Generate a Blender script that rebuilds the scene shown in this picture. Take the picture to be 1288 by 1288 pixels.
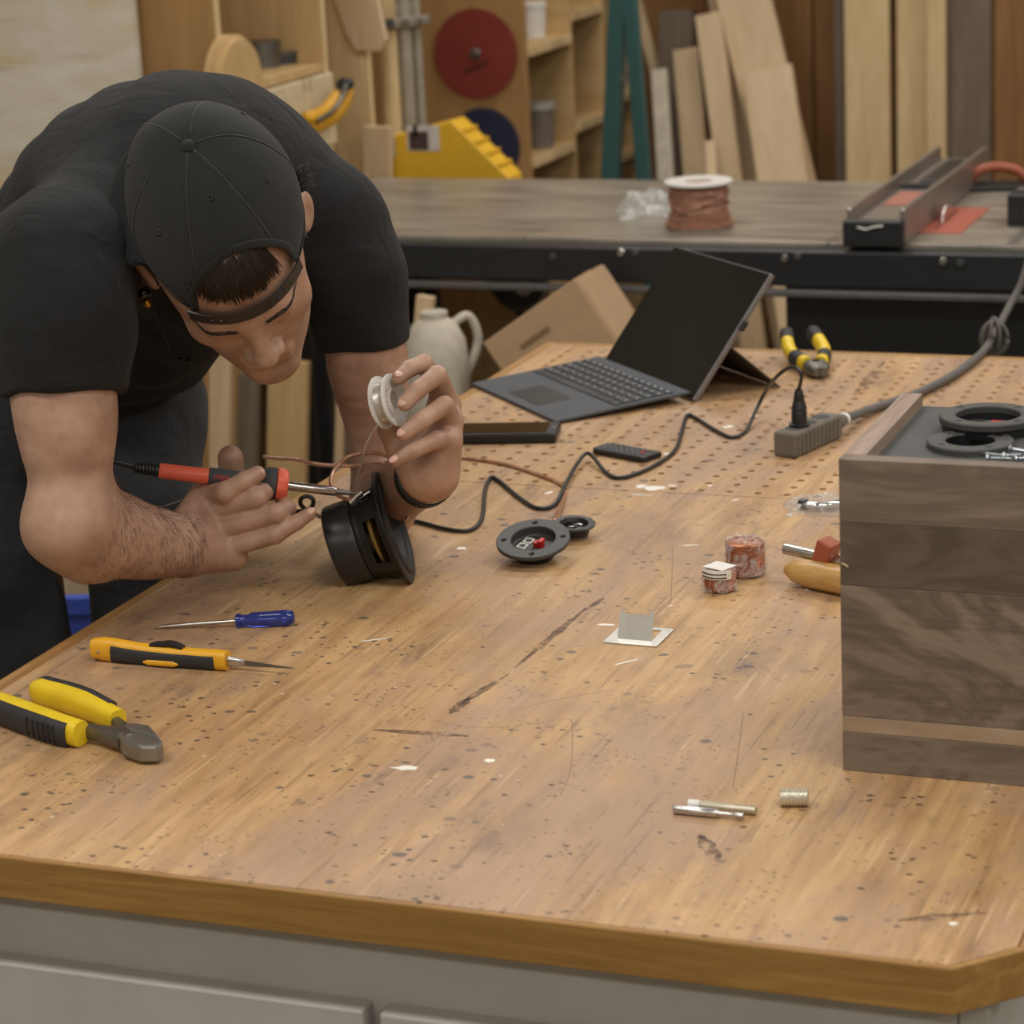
import bpy, bmesh, math, random
import numpy as np
from mathutils import Vector, Matrix

random.seed(7)
for _o in list(bpy.data.objects):
    bpy.data.objects.remove(_o, do_unlink=True)
scene = bpy.context.scene
COL = scene.collection

# ------------------------------------------------------------------ camera
BZ = 0.90                                   # height of the workbench top
FPX = 3244.5                                # focal length in pixels of a 1288 px frame
_pitch, _roll, _yaw = [math.radians(v) for v in (15.808, 2.875, 21.689)]
CAM = np.array([0.0, 0.0, BZ + 0.878])
FW = np.array([-math.sin(_yaw) * math.cos(_pitch), math.cos(_yaw) * math.cos(_pitch), -math.sin(_pitch)])
_r0 = np.array([math.cos(_yaw), math.sin(_yaw), 0.0])
_u0 = np.cross(_r0, FW)
RT = math.cos(_roll) * _r0 - math.sin(_roll) * _u0
UP = math.sin(_roll) * _r0 + math.cos(_roll) * _u0
cd = bpy.data.cameras.new('camera')
cam = bpy.data.objects.new('camera', cd)
COL.objects.link(cam)
cam.matrix_world = Matrix((
    (RT[0], UP[0], -FW[0], CAM[0]), (RT[1], UP[1], -FW[1], CAM[1]),
    (RT[2], UP[2], -FW[2], CAM[2]), (0, 0, 0, 1)))
cd.sensor_width = 36.0
cd.sensor_fit = 'HORIZONTAL'
cd.lens = 36.0 * FPX / 1288.0
cd.clip_start = 0.05
cd.dof.use_dof = True
cd.dof.focus_distance = 2.70
cd.dof.aperture_fstop = 8.5
scene.camera = cam

# ------------------------------------------------------------------ light and exposure
world = bpy.data.worlds.new('workshop_world')
scene.world = world
world.use_nodes = True
world.node_tree.nodes['Background'].inputs[0].default_value = (1.0, 0.98, 0.95, 1)
world.node_tree.nodes['Background'].inputs[1].default_value = 0.05
vs = scene.view_settings
vs.view_transform = 'Standard'
vs.look = 'None'
vs.exposure = -0.28
vs.gamma = 1.0
vs.use_curve_mapping = False


def area_light(name, loc, target, size, power, color):
    ld = bpy.data.lights.new(name, 'AREA')
    ld.shape = 'RECTANGLE'
    ld.size, ld.size_y = size
    ld.energy = power
    ld.color = color
    o = bpy.data.objects.new(name, ld)
    COL.objects.link(o)
    o.location = loc
    d = Vector(target) - Vector(loc)
    o.rotation_euler = d.to_track_quat('-Z', 'Y').to_euler()
    return o


# regular rows of identical ceiling fluorescents, hung under the shop ceiling above the top of the picture
LAMP_POWER = 30.0
_n = 0
for _y in (-1.2, 1.3, 3.8, 6.3):
    for _x in (-1.9, 0.2, 2.3):
        _n += 1
        area_light('ceiling_fluorescent_%d_offscreen' % _n, (_x, _y, 3.0), (_x, _y, 0), (1.3, 0.4), LAMP_POWER, (1.0, 0.965, 0.91))


def at(px, py, d):
    """World point d metres in front of the lens behind photo pixel (px, py)."""
    return CAM + d * (FW + (px - 644) / FPX * RT - (py - 644) / FPX * UP)


def on(px, py, z=BZ):
    """World point on the level plane z seen at a photo pixel."""
    v = FW + (px - 644) / FPX * RT - (py - 644) / FPX * UP
    return CAM + v * ((z - CAM[2]) / v[2])


def on_y(px, py, y):
    v = FW + (px - 644) / FPX * RT - (py - 644) / FPX * UP
    return CAM + v * (y / v[1])


def on_x(px, py, x):
    v = FW + (px - 644) / FPX * RT - (py - 644) / FPX * UP
    return CAM + v * (x / v[0])


# ------------------------------------------------------------------ materials
def srgb(r, g, b):
    def f(c):
        c /= 255.0
        return c / 12.92 if c <= 0.04045 else ((c + 0.055) / 1.055) ** 2.4
    return (f(r), f(g), f(b), 1.0)


class NT:
    """Small helper around a material node tree."""
    def __init__(self, name):
        self.m = bpy.data.materials.new(name)
        self.m.use_nodes = True
        self.t = self.m.node_tree
        self.n = self.t.nodes
        self.b = self.n['Principled BSDF']
        self.co = self.n.new('ShaderNodeTexCoord').outputs['Object']

    def link(self, a, b):
        self.t.links.new(a, b)

    def mapping(self, scale, loc=(0, 0, 0), rot=(0, 0, 0), src=None):
        mp = self.n.new('ShaderNodeMapping')
        mp.inputs['Scale'].default_value = scale
        mp.inputs['Location'].default_value = loc
        mp.inputs['Rotation'].default_value = rot
        self.link(src or self.co, mp.inputs['Vector'])
        return mp.outputs[0]

    def noise(self, vec=None, scale=5, detail=3, rough=0.55, dist=0.0):
        nd = self.n.new('ShaderNodeTexNoise')
        nd.inputs['Scale'].default_value = scale
        nd.inputs['Detail'].default_value = detail
        nd.inputs['Roughness'].default_value = rough
        nd.inputs['Distortion'].default_value = dist
        self.link(vec or self.co, nd.inputs['Vector'])
        return nd.outputs['Fac']

    def voronoi(self, vec=None, scale=5, feature='F1', rand=1.0):
        nd = self.n.new('ShaderNodeTexVoronoi')
        nd.feature = feature
        nd.inputs['Scale'].default_value = scale
        nd.inputs['Randomness'].default_value = rand
        self.link(vec or self.co, nd.inputs['Vector'])
        return nd.outputs['Distance']

    def wave(self, vec=None, scale=5, dist=4, detail=2, dscale=1.0, direction='X', kind='BANDS'):
        nd = self.n.new('ShaderNodeTexWave')
        nd.wave_type = kind
        if kind == 'BANDS':
            nd.bands_direction = direction
        nd.inputs['Scale'].default_value = scale
        nd.inputs['Distortion'].default_value = dist
        nd.inputs['Detail'].default_value = detail
        nd.inputs['Detail Scale'].default_value = dscale
        self.link(vec or self.co, nd.inputs['Vector'])
        return nd.outputs['Fac']

    def ramp(self, fac, stops, mode='LINEAR'):
        r = self.n.new('ShaderNodeValToRGB')
        r.color_ramp.interpolation = mode
        el = r.color_ramp.elements
        while len(el) < len(stops):
            el.new(0.5)
        for e, (p, c) in zip(el, stops):
            e.position = p
            e.color = c if len(c) == 4 else (c[0], c[1], c[2], 1)
        self.link(fac, r.inputs[0])
        return r.outputs[0]

    def step(self, fac, lo, hi):
        r = self.n.new('ShaderNodeMapRange')
        r.inputs['From Min'].default_value = lo
        r.inputs['From Max'].default_value = hi
        self.link(fac, r.inputs['Value'])
        return r.outputs[0]

    def mix(self, fac, a, b, mode='MIX'):
        x = self.n.new('ShaderNodeMix')
        x.data_type = 'RGBA'
        x.blend_type = mode
        for s, v in ((x.inputs[0], fac), (x.inputs[6], a), (x.inputs[7], b)):
            if hasattr(v, 'is_linked'):
                self.link(v, s)
            else:
                s.default_value = v
        return x.outputs[2]

    def math(self, op, a, b=0.0):
        x = self.n.new('ShaderNodeMath')
        x.operation = op
        for s, v in ((x.inputs[0], a), (x.inputs[1], b)):
            if hasattr(v, 'is_linked'):
                self.link(v, s)
            else:
                s.default_value = v
        return x.outputs[0]

    def bump(self, h, strength=0.2, dist=0.002):
        x = self.n.new('ShaderNodeBump')
        x.inputs['Strength'].default_value = strength
        x.inputs['Distance'].default_value = dist
        self.link(h, x.inputs['Height'])
        self.link(x.outputs[0], self.b.inputs['Normal'])

    def set(self, key, v):
        s = self.b.inputs[key]
        if hasattr(v, 'is_linked'):
            self.link(v, s)
        else:
            s.default_value = v


def plain(name, col, rough=0.5, metal=0.0, var=0.12, scale=40, bump=0.0, bscale=200, coat=0.0):
    t = NT(name)
    c = col if len(col) == 4 else srgb(*col)
    dark = tuple(x * (1 - var) for x in c[:3]) + (1,)
    lite = tuple(min(1, x * (1 + var)) for x in c[:3]) + (1,)
    f = t.noise(scale=scale, detail=4)
    t.set('Base Color', t.ramp(f, [(0.3, dark), (0.7, lite)]))
    t.set('Roughness', rough)
    t.set('Metallic', metal)
    if coat:
        t.set('Coat Weight', coat)
    if bump:
        t.bump(t.noise(scale=bscale, detail=2), bump, 0.001)
    return t.m


def wood(name, c1, c2, axis='Z', scale=1.0, rough=0.6, stretch=14, knots=0.0, wob=1.2, bump=0.1, blotch=None):
    t = NT(name)
    s = {'X': (1, stretch, stretch), 'Y': (stretch, 1, stretch), 'Z': (stretch, stretch, 1)}[axis]
    v = t.mapping(tuple(x * scale for x in s))
    f1 = t.noise(v, scale=2.2, detail=5, rough=0.62, dist=wob)
    f2 = t.noise(v, scale=11, detail=3, rough=0.6)
    f = t.math('ADD', t.math('MULTIPLY', f1, 0.72), t.math('MULTIPLY', f2, 0.28))
    col = t.ramp(f, [(0.33, srgb(*c2)), (0.52, srgb(*[(a + b) / 2 for a, b in zip(c1, c2)])), (0.68, srgb(*c1))])
    if knots:
        k = t.voronoi(t.mapping(tuple(1.3 * (x ** 0.35) for x in s)), scale=1.6 * scale)
        km = t.step(k, 0.10, 0.03)
        col = t.mix(t.math('MULTIPLY', km, knots), col, srgb(*[x * 0.35 for x in c2]))
    if blotch:
        bf = t.step(t.noise(scale=3.0 * scale, detail=3), 0.5, 0.68)
        col = t.mix(t.math('MULTIPLY', bf, 0.6), col, srgb(*blotch))
    t.set('Base Color', col)
    t.set('Roughness', rough)
    if bump:
        t.bump(f2, bump, 0.001)
    return t.m


# ------------------------------------------------------------------ mesh helpers
def frame(origin, z, x=None):
    """4x4 with local Z along z and local X near x."""
    z = Vector(z).normalized()
    x = Vector(x) if x is not None else (Vector((1, 0, 0)) if abs(z.x) < 0.9 else Vector((0, 1, 0)))
    x = (x - z * x.dot(z)).normalized()
    y = z.cross(x)
    o = Vector(origin)
    return Matrix(((x.x, y.x, z.x, o.x), (x.y, y.y, z.y, o.y), (x.z, y.z, z.z, o.z), (0, 0, 0, 1)))


def xf(loc=(0, 0, 0), rz=0.0, rx=0.0, ry=0.0):
    return Matrix.Translation(Vector(loc)) @ Matrix.Rotation(rz, 4, 'Z') @ Matrix.Rotation(ry, 4, 'Y') @ Matrix.Rotation(rx, 4, 'X')


class MB:
    """Collects shapes; build() links them as ONE mesh object."""
    def __init__(self):
        self.v, self.f = [], []

    def add(self, vs, fs, M=None):
        k = len(self.v)
        self.v += [tuple(M @ Vector(p)) if M is not None else tuple(p) for p in vs]
        self.f += [tuple(i + k for i in q) for q in fs]
        return self

    def box(self, c, s, M=None):
        x, y, z = [a / 2 for a in s]
        vs = [(c[0] + i * x, c[1] + j * y, c[2] + k * z) for i in (-1, 1) for j in (-1, 1) for k in (-1, 1)]
        fs = [(0, 1, 3, 2), (4, 6, 7, 5), (0, 4, 5, 1), (2, 3, 7, 6), (0, 2, 6, 4), (1, 5, 7, 3)]
        return self.add(vs, fs, M)

    def prism(self, poly, z0, z1, M=None):
        n = len(poly)
        a = sum(poly[i][0] * poly[(i + 1) % n][1] - poly[(i + 1) % n][0] * poly[i][1] for i in range(n))
        if a < 0:
            poly = poly[::-1]
        vs = [(p[0], p[1], z0) for p in poly] + [(p[0], p[1], z1) for p in poly]
        fs = [tuple(range(n - 1, -1, -1)), tuple(range(n, 2 * n))]
        fs += [(i, (i + 1) % n, n + (i + 1) % n, n + i) for i in range(n)]
        return self.add(vs, fs, M)

    def lathe(self, prof, M=None, n=32, closed=False, caps=True):
        """prof: (radius, z) pairs bottom to top, turned about local Z."""
        m = len(prof)
        vs, fs = [], []
        for r, z in prof:
            for i in range(n):
                a = 2 * math.pi * i / n
                vs.append((r * math.cos(a), r * math.sin(a), z))
        for j in range(m if closed else m - 1):
            for i in range(n):
                p, q_ = j * n + i, j * n + (i + 1) % n
                k = (j + 1) % m * n
                fs.append((p, q_, k + (i + 1) % n, k + i))
        if not closed and caps:
            if prof[0][0] > 1e-6:
                fs.append(tuple(range(n - 1, -1, -1)))
            if prof[-1][0] > 1e-6:
                fs.append(tuple((m - 1) * n + i for i in range(n)))
        return self.add(vs, fs, M)

    def cyl(self, p0, p1, r0, r1=None, n=20):
        p0, p1 = Vector(p0), Vector(p1)
        r1 = r0 if r1 is None else r1
        return self.lathe([(r0, 0), (r1, (p1 - p0).length)], frame(p0, p1 - p0), n)

    def sweep(self, pts, radii, n=12, up=(0, 0, 1), power=2.0):
        """Tube along pts; radii are numbers or (side, up) pairs; power > 2 squares the section."""
        pts = [Vector(p) for p in pts]
        m = len(pts)
        vs, fs = [], []
        prev = None
        for i, p in enumerate(pts):
            t = (pts[min(i + 1, m - 1)] - pts[max(i - 1, 0)]).normalized()
            if up is not None:
                b = t.cross(Vector(up))
                if b.length < 1e-4:
                    b = prev or Vector((1, 0, 0))
            else:
                b = prev if prev is not None else t.orthogonal()
                b = b - t * b.dot(t)
            b = b.normalized()
            prev = b
            u = b.cross(t).normalized()
            r = radii[i] if isinstance(radii, (list, tuple)) and not (len(radii) == 2 and m != 2) else radii
            ra, rb = r if isinstance(r, (list, tuple)) else (r, r)
            for k in range(n):
                a = 2 * math.pi * k / n
                c, s = math.cos(a), math.sin(a)
                if power != 2.0:
                    q_ = (abs(c) ** power + abs(s) ** power) ** (-1 / power)
                    c, s = c * q_, s * q_
                vs.append(p + b * (ra * c) + u * (rb * s))
        for j in range(m - 1):
            for k in range(n):
                fs.append((j * n + k, j * n + (k + 1) % n, (j + 1) * n + (k + 1) % n, (j + 1) * n + k))
        fs.append(tuple(range(n - 1, -1, -1)))
        fs.append(tuple((m - 1) * n + k for k in range(n)))
        return self.add(vs, fs)

    def ball(self, c, r, M=None, n=16):
        r = r if isinstance(r, (list, tuple)) else (r, r, r)
        prof = [(math.sin(math.pi * j / (n // 2)), -math.cos(math.pi * j / (n // 2))) for j in range(n // 2 + 1)]
        prof[0], prof[-1] = (1e-5, -1), (1e-5, 1)
        k = Matrix.Translation(Vector(c)) @ Matrix.Diagonal((r[0], r[1], r[2], 1))
        return self.lathe(prof, M @ k if M is not None else k, n)

    def build(self, name, mat, parent=None, smooth=False, bevel=0.0, seg=2, angle=40, origin=None):
        me = bpy.data.meshes.new(name)
        off = Vector(origin) if origin is not None else Vector((0, 0, 0))
        me.from_pydata([tuple(Vector(p) - off) for p in self.v], [], self.f)
        me.update()
        bm = bmesh.new()
        bm.from_mesh(me)
        bmesh.ops.recalc_face_normals(bm, faces=bm.faces)
        bm.to_mesh(me)
        bm.free()
        o = bpy.data.objects.new(name, me)
        COL.objects.link(o)
        o.location = off
        if mat:
            me.materials.append(mat)
        if parent is not None:
            o.parent = parent
        if smooth:
            for p in me.polygons:
                p.use_smooth = True
            if smooth != 'all':
                me.set_sharp_from_angle(angle=math.radians(angle))
        if bevel:
            b = o.modifiers.new('bevel', 'BEVEL')
            b.width = bevel
            b.segments = seg
            b.limit_method = 'ANGLE'
            b.angle_limit = math.radians(35)
        return o


def carve(o, cutter):
    """Cut real holes: subtract the shapes of an MB built in the same local space."""
    c = cutter.build('cutter', None, o.parent)
    md = o.modifiers.new('cut', 'BOOLEAN')
    md.object = c
    md.operation = 'DIFFERENCE'
    md.solver = 'EXACT'
    bpy.context.view_layer.update()
    me = bpy.data.meshes.new_from_object(o.evaluated_get(bpy.context.evaluated_depsgraph_get()))
    o.modifiers.clear()
    o.data = me
    bpy.data.objects.remove(c, do_unlink=True)
    return o


def tag(o, label=None, cat=None, group=None, kind=None):
    for k, v in (('label', label), ('category', cat), ('group', group), ('kind', kind)):
        if v:
            o[k] = v
    return o


def thing(name, label, cat, M=None, group=None):
    o = bpy.data.objects.new(name, None)
    COL.objects.link(o)
    o.empty_display_size = 0.05
    if M is not None:
        o.matrix_world = M
    return tag(o, label, cat, group)


def cr(pts, per=8, closed=False):
    """Catmull-Rom through points."""
    P = [np.array(p, float) for p in pts]
    n = len(P)
    out = []
    for i in range(n if closed else n - 1):
        if closed:
            a, b, c, d = P[(i - 1) % n], P[i], P[(i + 1) % n], P[(i + 2) % n]
        else:
            a, b, c, d = P[max(i - 1, 0)], P[i], P[i + 1], P[min(i + 2, n - 1)]
        for k in range(per):
            t = k / per
            out.append(0.5 * (2 * b + (c - a) * t + (2 * a - 5 * b + 4 * c - d) * t * t + (3 * b - a - 3 * c + d) * t ** 3))
    if not closed:
        out.append(P[-1])
    return out


def lerp(xs, ys, x):
    return float(np.interp(x, xs, ys))


def words(txt, size, mat, parent, M, name='lettering', align='CENTER', depth=0.0):
    cu = bpy.data.curves.new(name, 'FONT')
    cu.body = txt
    cu.size = size
    cu.align_x = align
    cu.align_y = 'CENTER'
    cu.extrude = depth
    cu.resolution_u = 3
    tmp = bpy.data.objects.new(name, cu)
    COL.objects.link(tmp)
    dg = bpy.context.evaluated_depsgraph_get()
    me = bpy.data.meshes.new_from_object(tmp.evaluated_get(dg))
    bpy.data.objects.remove(tmp, do_unlink=True)
    me.transform(M)
    me.materials.clear()
    me.materials.append(mat)
    o = bpy.data.objects.new(name, me)
    COL.objects.link(o)
    if parent is not None:
        o.parent = parent
    return o


# ------------------------------------------------------------------ organic surfaces: smooth union of tapered limbs, meshed by surface nets
class Field:
    def __init__(self):
        self.ops = []

    def cone(self, a, b, ra, rb, k=0.01, sub=False):
        a, b = np.array(a, float), np.array(b, float)
        self.ops.append(('c', a, b, ra, rb, k, sub, (a + b) / 2, np.linalg.norm(a - b) / 2 + max(ra, rb)))
        return self

    def chain(self, pts, radii, k=0.01):
        for i in range(len(pts) - 1):
            self.cone(pts[i], pts[i + 1], radii[i], radii[i + 1], k)
        return self

    def limb(self, pts, radii, k=0.01, per=5):
        """Chain with smoothly interpolated path and taper."""
        q_ = np.array(cr([tuple(p) + (r,) for p, r in zip(pts, radii)], per))
        c = (q_[:, :3].min(0) + q_[:, :3].max(0)) / 2
        R = np.linalg.norm(q_[:, :3] - c, axis=1).max() + q_[:, 3].max()
        self.ops.append(('l', q_, None, 0, 0, k, False, c, R))
        return self

    def ell(self, c, axes, r, k=0.01, sub=False):
        self.ops.append(('e', np.array(c, float), np.array(axes, float), np.array(r, float), 0, k, sub, np.array(c, float), max(r)))
        return self

    def half(self, p, n, k=0.001):
        """Keep the side of the plane that n points away from."""
        n = np.array(n, float)
        self.ops.append(('h', np.array(p, float), n / np.linalg.norm(n), 0, 0, k, True, None, 0))
        return self

    def eval(self, P, cen, rad):
        """P: (blocks, points, 3); cen: (blocks, 3), rad: block radius."""
        d = np.full(P.shape[:2], 0.25)
        for o in self.ops:
            k = o[5]
            if o[7] is None:
                x = (P - o[1]) @ o[2]
                d = np.maximum(d, x)
                continue
            m = np.linalg.norm(cen - o[7], axis=1) < o[8] + rad + 0.06
            if not m.any():
                continue
            Q = P[m]
            if o[0] == 'c':
                a, b, ra, rb = o[1:5]
                ab = b - a
                L2 = ab @ ab
                t = np.clip(((Q - a) @ ab) / L2, 0, 1)
                x = np.linalg.norm(Q - a - t[..., None] * ab, axis=2) - (ra + (rb - ra) * t)
            elif o[0] == 'l':
                x = np.full(Q.shape[:2], 1.0)
                for a, b in zip(o[1][:-1], o[1][1:]):
                    ab = b[:3] - a[:3]
                    t = np.clip(((Q - a[:3]) @ ab) / (ab @ ab), 0, 1)
                    x = np.minimum(x, np.linalg.norm(Q - a[:3] - t[..., None] * ab, axis=2) - (a[3] + (b[3] - a[3]) * t))
            else:
                q = (Q - o[1]) @ o[2].T
                k0 = np.linalg.norm(q / o[3], axis=2)
                k1 = np.linalg.norm(q / (o[3] ** 2), axis=2) + 1e-9
                x = k0 * (k0 - 1) / k1
            y = d[m]
            if o[6]:
                h = np.clip(0.5 - 0.5 * (y + x) / k, 0, 1)
                d[m] = y * (1 - h) - x * h + k * h * (1 - h)
            else:
                h = np.clip(0.5 + 0.5 * (x - y) / k, 0, 1)
                d[m] = x * (1 - h) + y * h - k * h * (1 - h)
        return d

    def mesh(self, lo, hi, h, B=8):
        lo, hi = np.array(lo), np.array(hi)
        nb = np.ceil((hi - lo) / (B * h)).astype(int)
        g = np.stack(np.meshgrid(*[np.arange(n) for n in nb], indexing='ij'), -1).reshape(-1, 3)
        cen = lo + (g + 0.5) * B * h
        rad = B * h * 0.87
        dc = self.eval(cen[:, None, :], cen, 0.0)[:, 0]
        keep = np.abs(dc) < rad * 1.5
        g, cen = g[keep], cen[keep]
        off = np.stack(np.meshgrid(*[np.arange(B + 1)] * 3, indexing='ij'), -1).reshape(-1, 3)
        P = lo + ((g * B)[:, None, :] + off[None]) * h
        d = self.eval(P, cen, rad).reshape(-1, B + 1, B + 1, B + 1)
        N = nb * B + 2
        inside = d < 0
        cs = np.zeros((len(g), B, B, B), int)
        for i in (0, 1):
            for j in (0, 1):
                for k in (0, 1):
                    cs += inside[:, i:B + i, j:B + j, k:B + k]
        cells = np.argwhere((cs > 0) & (cs < 8))
        bi, ci = cells[:, 0], cells[:, 1:]
        acc = np.zeros((len(cells), 3))
        cnt = np.zeros(len(cells))
        cor = [(i, j, k) for i in (0, 1) for j in (0, 1) for k in (0, 1)]
        val = {c: d[bi, ci[:, 0] + c[0], ci[:, 1] + c[1], ci[:, 2] + c[2]] for c in cor}
        for c in cor:
            for ax in range(3):
                if c[ax] == 0:
                    e = tuple(1 if q_ == ax else c[q_] for q_ in range(3))
                    va, vb = val[c], val[e]
                    m = (va < 0) != (vb < 0)
                    t = va[m] / (va[m] - vb[m])
                    p = np.tile(np.array(c, float), (m.sum(), 1))
                    p[:, ax] += t
                    acc[m] += p
                    cnt[m] += 1
        gc = g[bi] * B + ci
        verts = lo + (gc + acc / cnt[:, None]) * h
        key = (gc[:, 0] * N[1] + gc[:, 1]) * N[2] + gc[:, 2]
        order = np.argsort(key)
        ks = key[order]
        faces = []
        for ax in range(3):
            sl = [slice(0, B)] * 3
            s2 = list(sl)
            s2[ax] = slice(1, B + 1)
            A = inside[(slice(None), *sl)]
            Bn = inside[(slice(None), *s2)]
            e = np.argwhere(A != Bn)
            gp = g[e[:, 0]] * B + e[:, 1:]
            fl = A[tuple(e.T)]
            u, v = (ax + 1) % 3, (ax + 2) % 3
            ids, ok = [], np.ones(len(e), bool)
            for du, dv in ((0, 0), (-1, 0), (-1, -1), (0, -1)):
                c = gp.copy()
                c[:, u] += du
                c[:, v] += dv
                kk = (c[:, 0] * N[1] + c[:, 1]) * N[2] + c[:, 2]
                w = np.clip(np.searchsorted(ks, kk), 0, len(ks) - 1)
                ok &= ks[w] == kk
                ids.append(order[w])
            q_ = np.stack(ids, 1)
            q_[~fl] = q_[~fl][:, ::-1]
            faces.append(q_[ok])
        return verts, np.concatenate(faces)


def field_object(name, fld, lo, hi, h, mat, parent=None, smooth_iter=0, origin=None, warp=None, largest=False):
    v, f = fld.mesh(lo, hi, h)
    # keep the largest connected piece only
    lab = np.arange(len(v) if largest else 0)
    while largest:
        mn = lab[f].min(1)
        new = lab.copy()
        for c in range(4):
            np.minimum.at(new, f[:, c], mn)
        new = new[new]
        if (new == lab).all():
            break
        lab = new
    ids, cnt = np.unique(lab, return_counts=True)
    if largest and len(ids) > 1:
        ok = lab == ids[cnt.argmax()]
        remap = np.cumsum(ok) - 1
        f = remap[f[ok[f[:, 0]]]]
        v = v[ok]
    if warp is not None:
        v = warp(v)
    off = np.array(origin) if origin is not None else np.zeros(3)
    me = bpy.data.meshes.new(name)
    me.from_pydata((v - off).tolist(), [], f.tolist())
    me.update()
    for p in me.polygons:
        p.use_smooth = True
    o = bpy.data.objects.new(name, me)
    COL.objects.link(o)
    o.location = off.tolist()
    me.materials.append(mat)
    if parent is not None:
        o.parent = parent
    if smooth_iter:
        s = o.modifiers.new('smooth', 'SMOOTH')
        s.factor = 0.5
        s.iterations = smooth_iter
    return o


def attach(o, parent):
    """Parent an object built in world space to a thing that is only translated."""
    o.parent = parent
    o.location = o.location - parent.location
    return o


# ------------------------------------------------------------------ shared materials
def bench_material():
    t = NT('worn_plywood_top')
    g = t.mapping((16, 1.1, 1))
    n1 = t.noise(g, 2.4, 5, 0.62, 0.9)
    n2 = t.noise(t.mapping((70, 5, 1)), 2.0, 4, 0.6)
    f = t.math('ADD', t.math('MULTIPLY', n1, 0.5), t.math('ADD', t.math('MULTIPLY', n2, 0.22), t.math('MULTIPLY', t.noise(t.mapping((5, 1.5, 1)), 3.0, 4, 0.6), 0.28)))
    col = t.ramp(f, [(0.34, srgb(144, 108, 70)), (0.45, srgb(173, 136, 92)), (0.57, srgb(193, 156, 109)), (0.70, srgb(209, 176, 131))])
    # broad bare, greyish-mauve worn areas
    w = t.step(t.noise(t.mapping((4.5, 1.6, 1)), 1.5, 5, 0.68, 0.6), 0.44, 0.60)
    col = t.mix(t.math('MULTIPLY', w, 0.75), col, srgb(164, 133, 110))
    w2 = t.step(t.noise(t.mapping((2.2, 1.2, 1), loc=(3.3, 1.7, 0)), 2.6, 6, 0.72), 0.52, 0.66)
    col = t.mix(t.math('MULTIPLY', w2, 0.5), col, srgb(136, 108, 84))
    # grey smears
    s = t.step(t.noise(t.mapping((7, 3, 1), rot=(0, 0, 0.7), loc=(9.1, 0.3, 0)), 2.4, 5, 0.7), 0.60, 0.70)
    col = t.mix(t.math('MULTIPLY', s, 0.5), col, srgb(112, 92, 82))
    # ink and stain specks of several sizes
    for sc, th, amt, c, lx in ((24, 0.12, 0.75, (72, 70, 72), 0.0), (52, 0.14, 0.8, (58, 50, 46), 4.0), (105, 0.15, 0.7, (74, 56, 44), 8.0)):
        v = t.voronoi(t.mapping((1, 1.25, 0), loc=(lx, lx, 0)), sc)
        msk = t.step(t.math('ADD', v, t.math('MULTIPLY', t.noise(scale=sc * 3.1, detail=2), 0.12)), th + 0.11, th + 0.07)
        gate = t.step(t.noise(t.mapping((1, 1, 0), loc=(lx, 2, 0)), sc * 0.16, 3), 0.46, 0.56)
        col = t.mix(t.math('MULTIPLY', t.math('MULTIPLY', msk, gate), amt), col, srgb(*c))
    # pale paint specks
    v = t.voronoi(t.mapping((1, 1.2, 0), loc=(2.7, 5.1, 0)), 34)
    gate = t.step(t.noise(t.mapping((1, 1, 0), loc=(7, 2, 0)), 5, 3), 0.58, 0.62)
    msk = t.step(t.math('ADD', v, t.math('MULTIPLY', t.noise(scale=160, detail=2), 0.14)), 0.15, 0.12)
    col = t.mix(t.math('MULTIPLY', t.math('MULTIPLY', msk, gate), 0.85), col, srgb(226, 214, 198))
    # knife scratches in two directions
    for rot, lx, c in ((0.35, 1.0, (120, 92, 66)), (-0.9, 5.0, (214, 184, 146)), (1.25, 9.0, (110, 86, 66))):
        sv = t.noise(t.mapping((90, 2.0, 1), rot=(0, 0, rot), loc=(lx, 0, 0)), 2.0, 1, 0.4)
        gate = t.step(t.noise(t.mapping((1, 1, 0), loc=(lx, 4, 0)), 7, 2), 0.52, 0.6)
        sm = t.math('MULTIPLY', t.step(sv, 0.64, 0.70), gate)
        col = t.mix(t.math('MULTIPLY', sm, 0.42), col, srgb(*c))
    t.set('Base Color', col)
    t.set('Roughness', t.math('ADD', 0.36, t.math('MULTIPLY', n2, 0.22)))
    t.set('Specular IOR Level', 0.45)
    t.bump(f, 0.12, 0.001)
    return t.m


M_BENCH = bench_material()
M_EDGE = wood('honey_edge_wood', (174, 134, 72), (132, 94, 44), 'X', 1.3, 0.5, 16, 0.5)
M_EDGE_Y = wood('honey_edge_wood_side', (186, 142, 84), (136, 96, 50), 'Y', 1.3, 0.5, 16, 0.4)
M_HOLE = plain('drilled_plywood', (176, 138, 92), 0.9)
M_CAB = plain('scuffed_grey_paint', (178, 176, 170), 0.55, 0, 0.06, 9, 0.05)
M_CABEDGE = plain('grey_paint_edge', (160, 154, 142), 0.6, 0, 0.08, 12)
M_PAINT = plain('dried_white_paint', (232, 226, 216), 0.6, 0, 0.05)
M_BLACKRUB = plain('black_rubber', (32, 32, 33), 0.6, 0, 0.15, 60, 0.08)
M_BLACKPL = plain('black_plastic', (30, 30, 31), 0.42, 0, 0.12, 60)
M_BLACKGLOSS = plain('gloss_black', (18, 18, 20), 0.18, 0, 0.1)
M_DARKGREY = plain('dark_grey_plastic', (62, 63, 64), 0.5, 0, 0.1, 60)
M_STEEL = plain('bright_steel', (196, 194, 190), 0.25, 1.0, 0.08, 80)
M_GREYSTEEL = plain('grey_tool_steel', (122, 120, 116), 0.42, 0.9, 0.12, 70)
M_YELLOW = plain('yellow_tool_plastic', (226, 194, 38), 0.42, 0, 0.06, 50)
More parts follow.
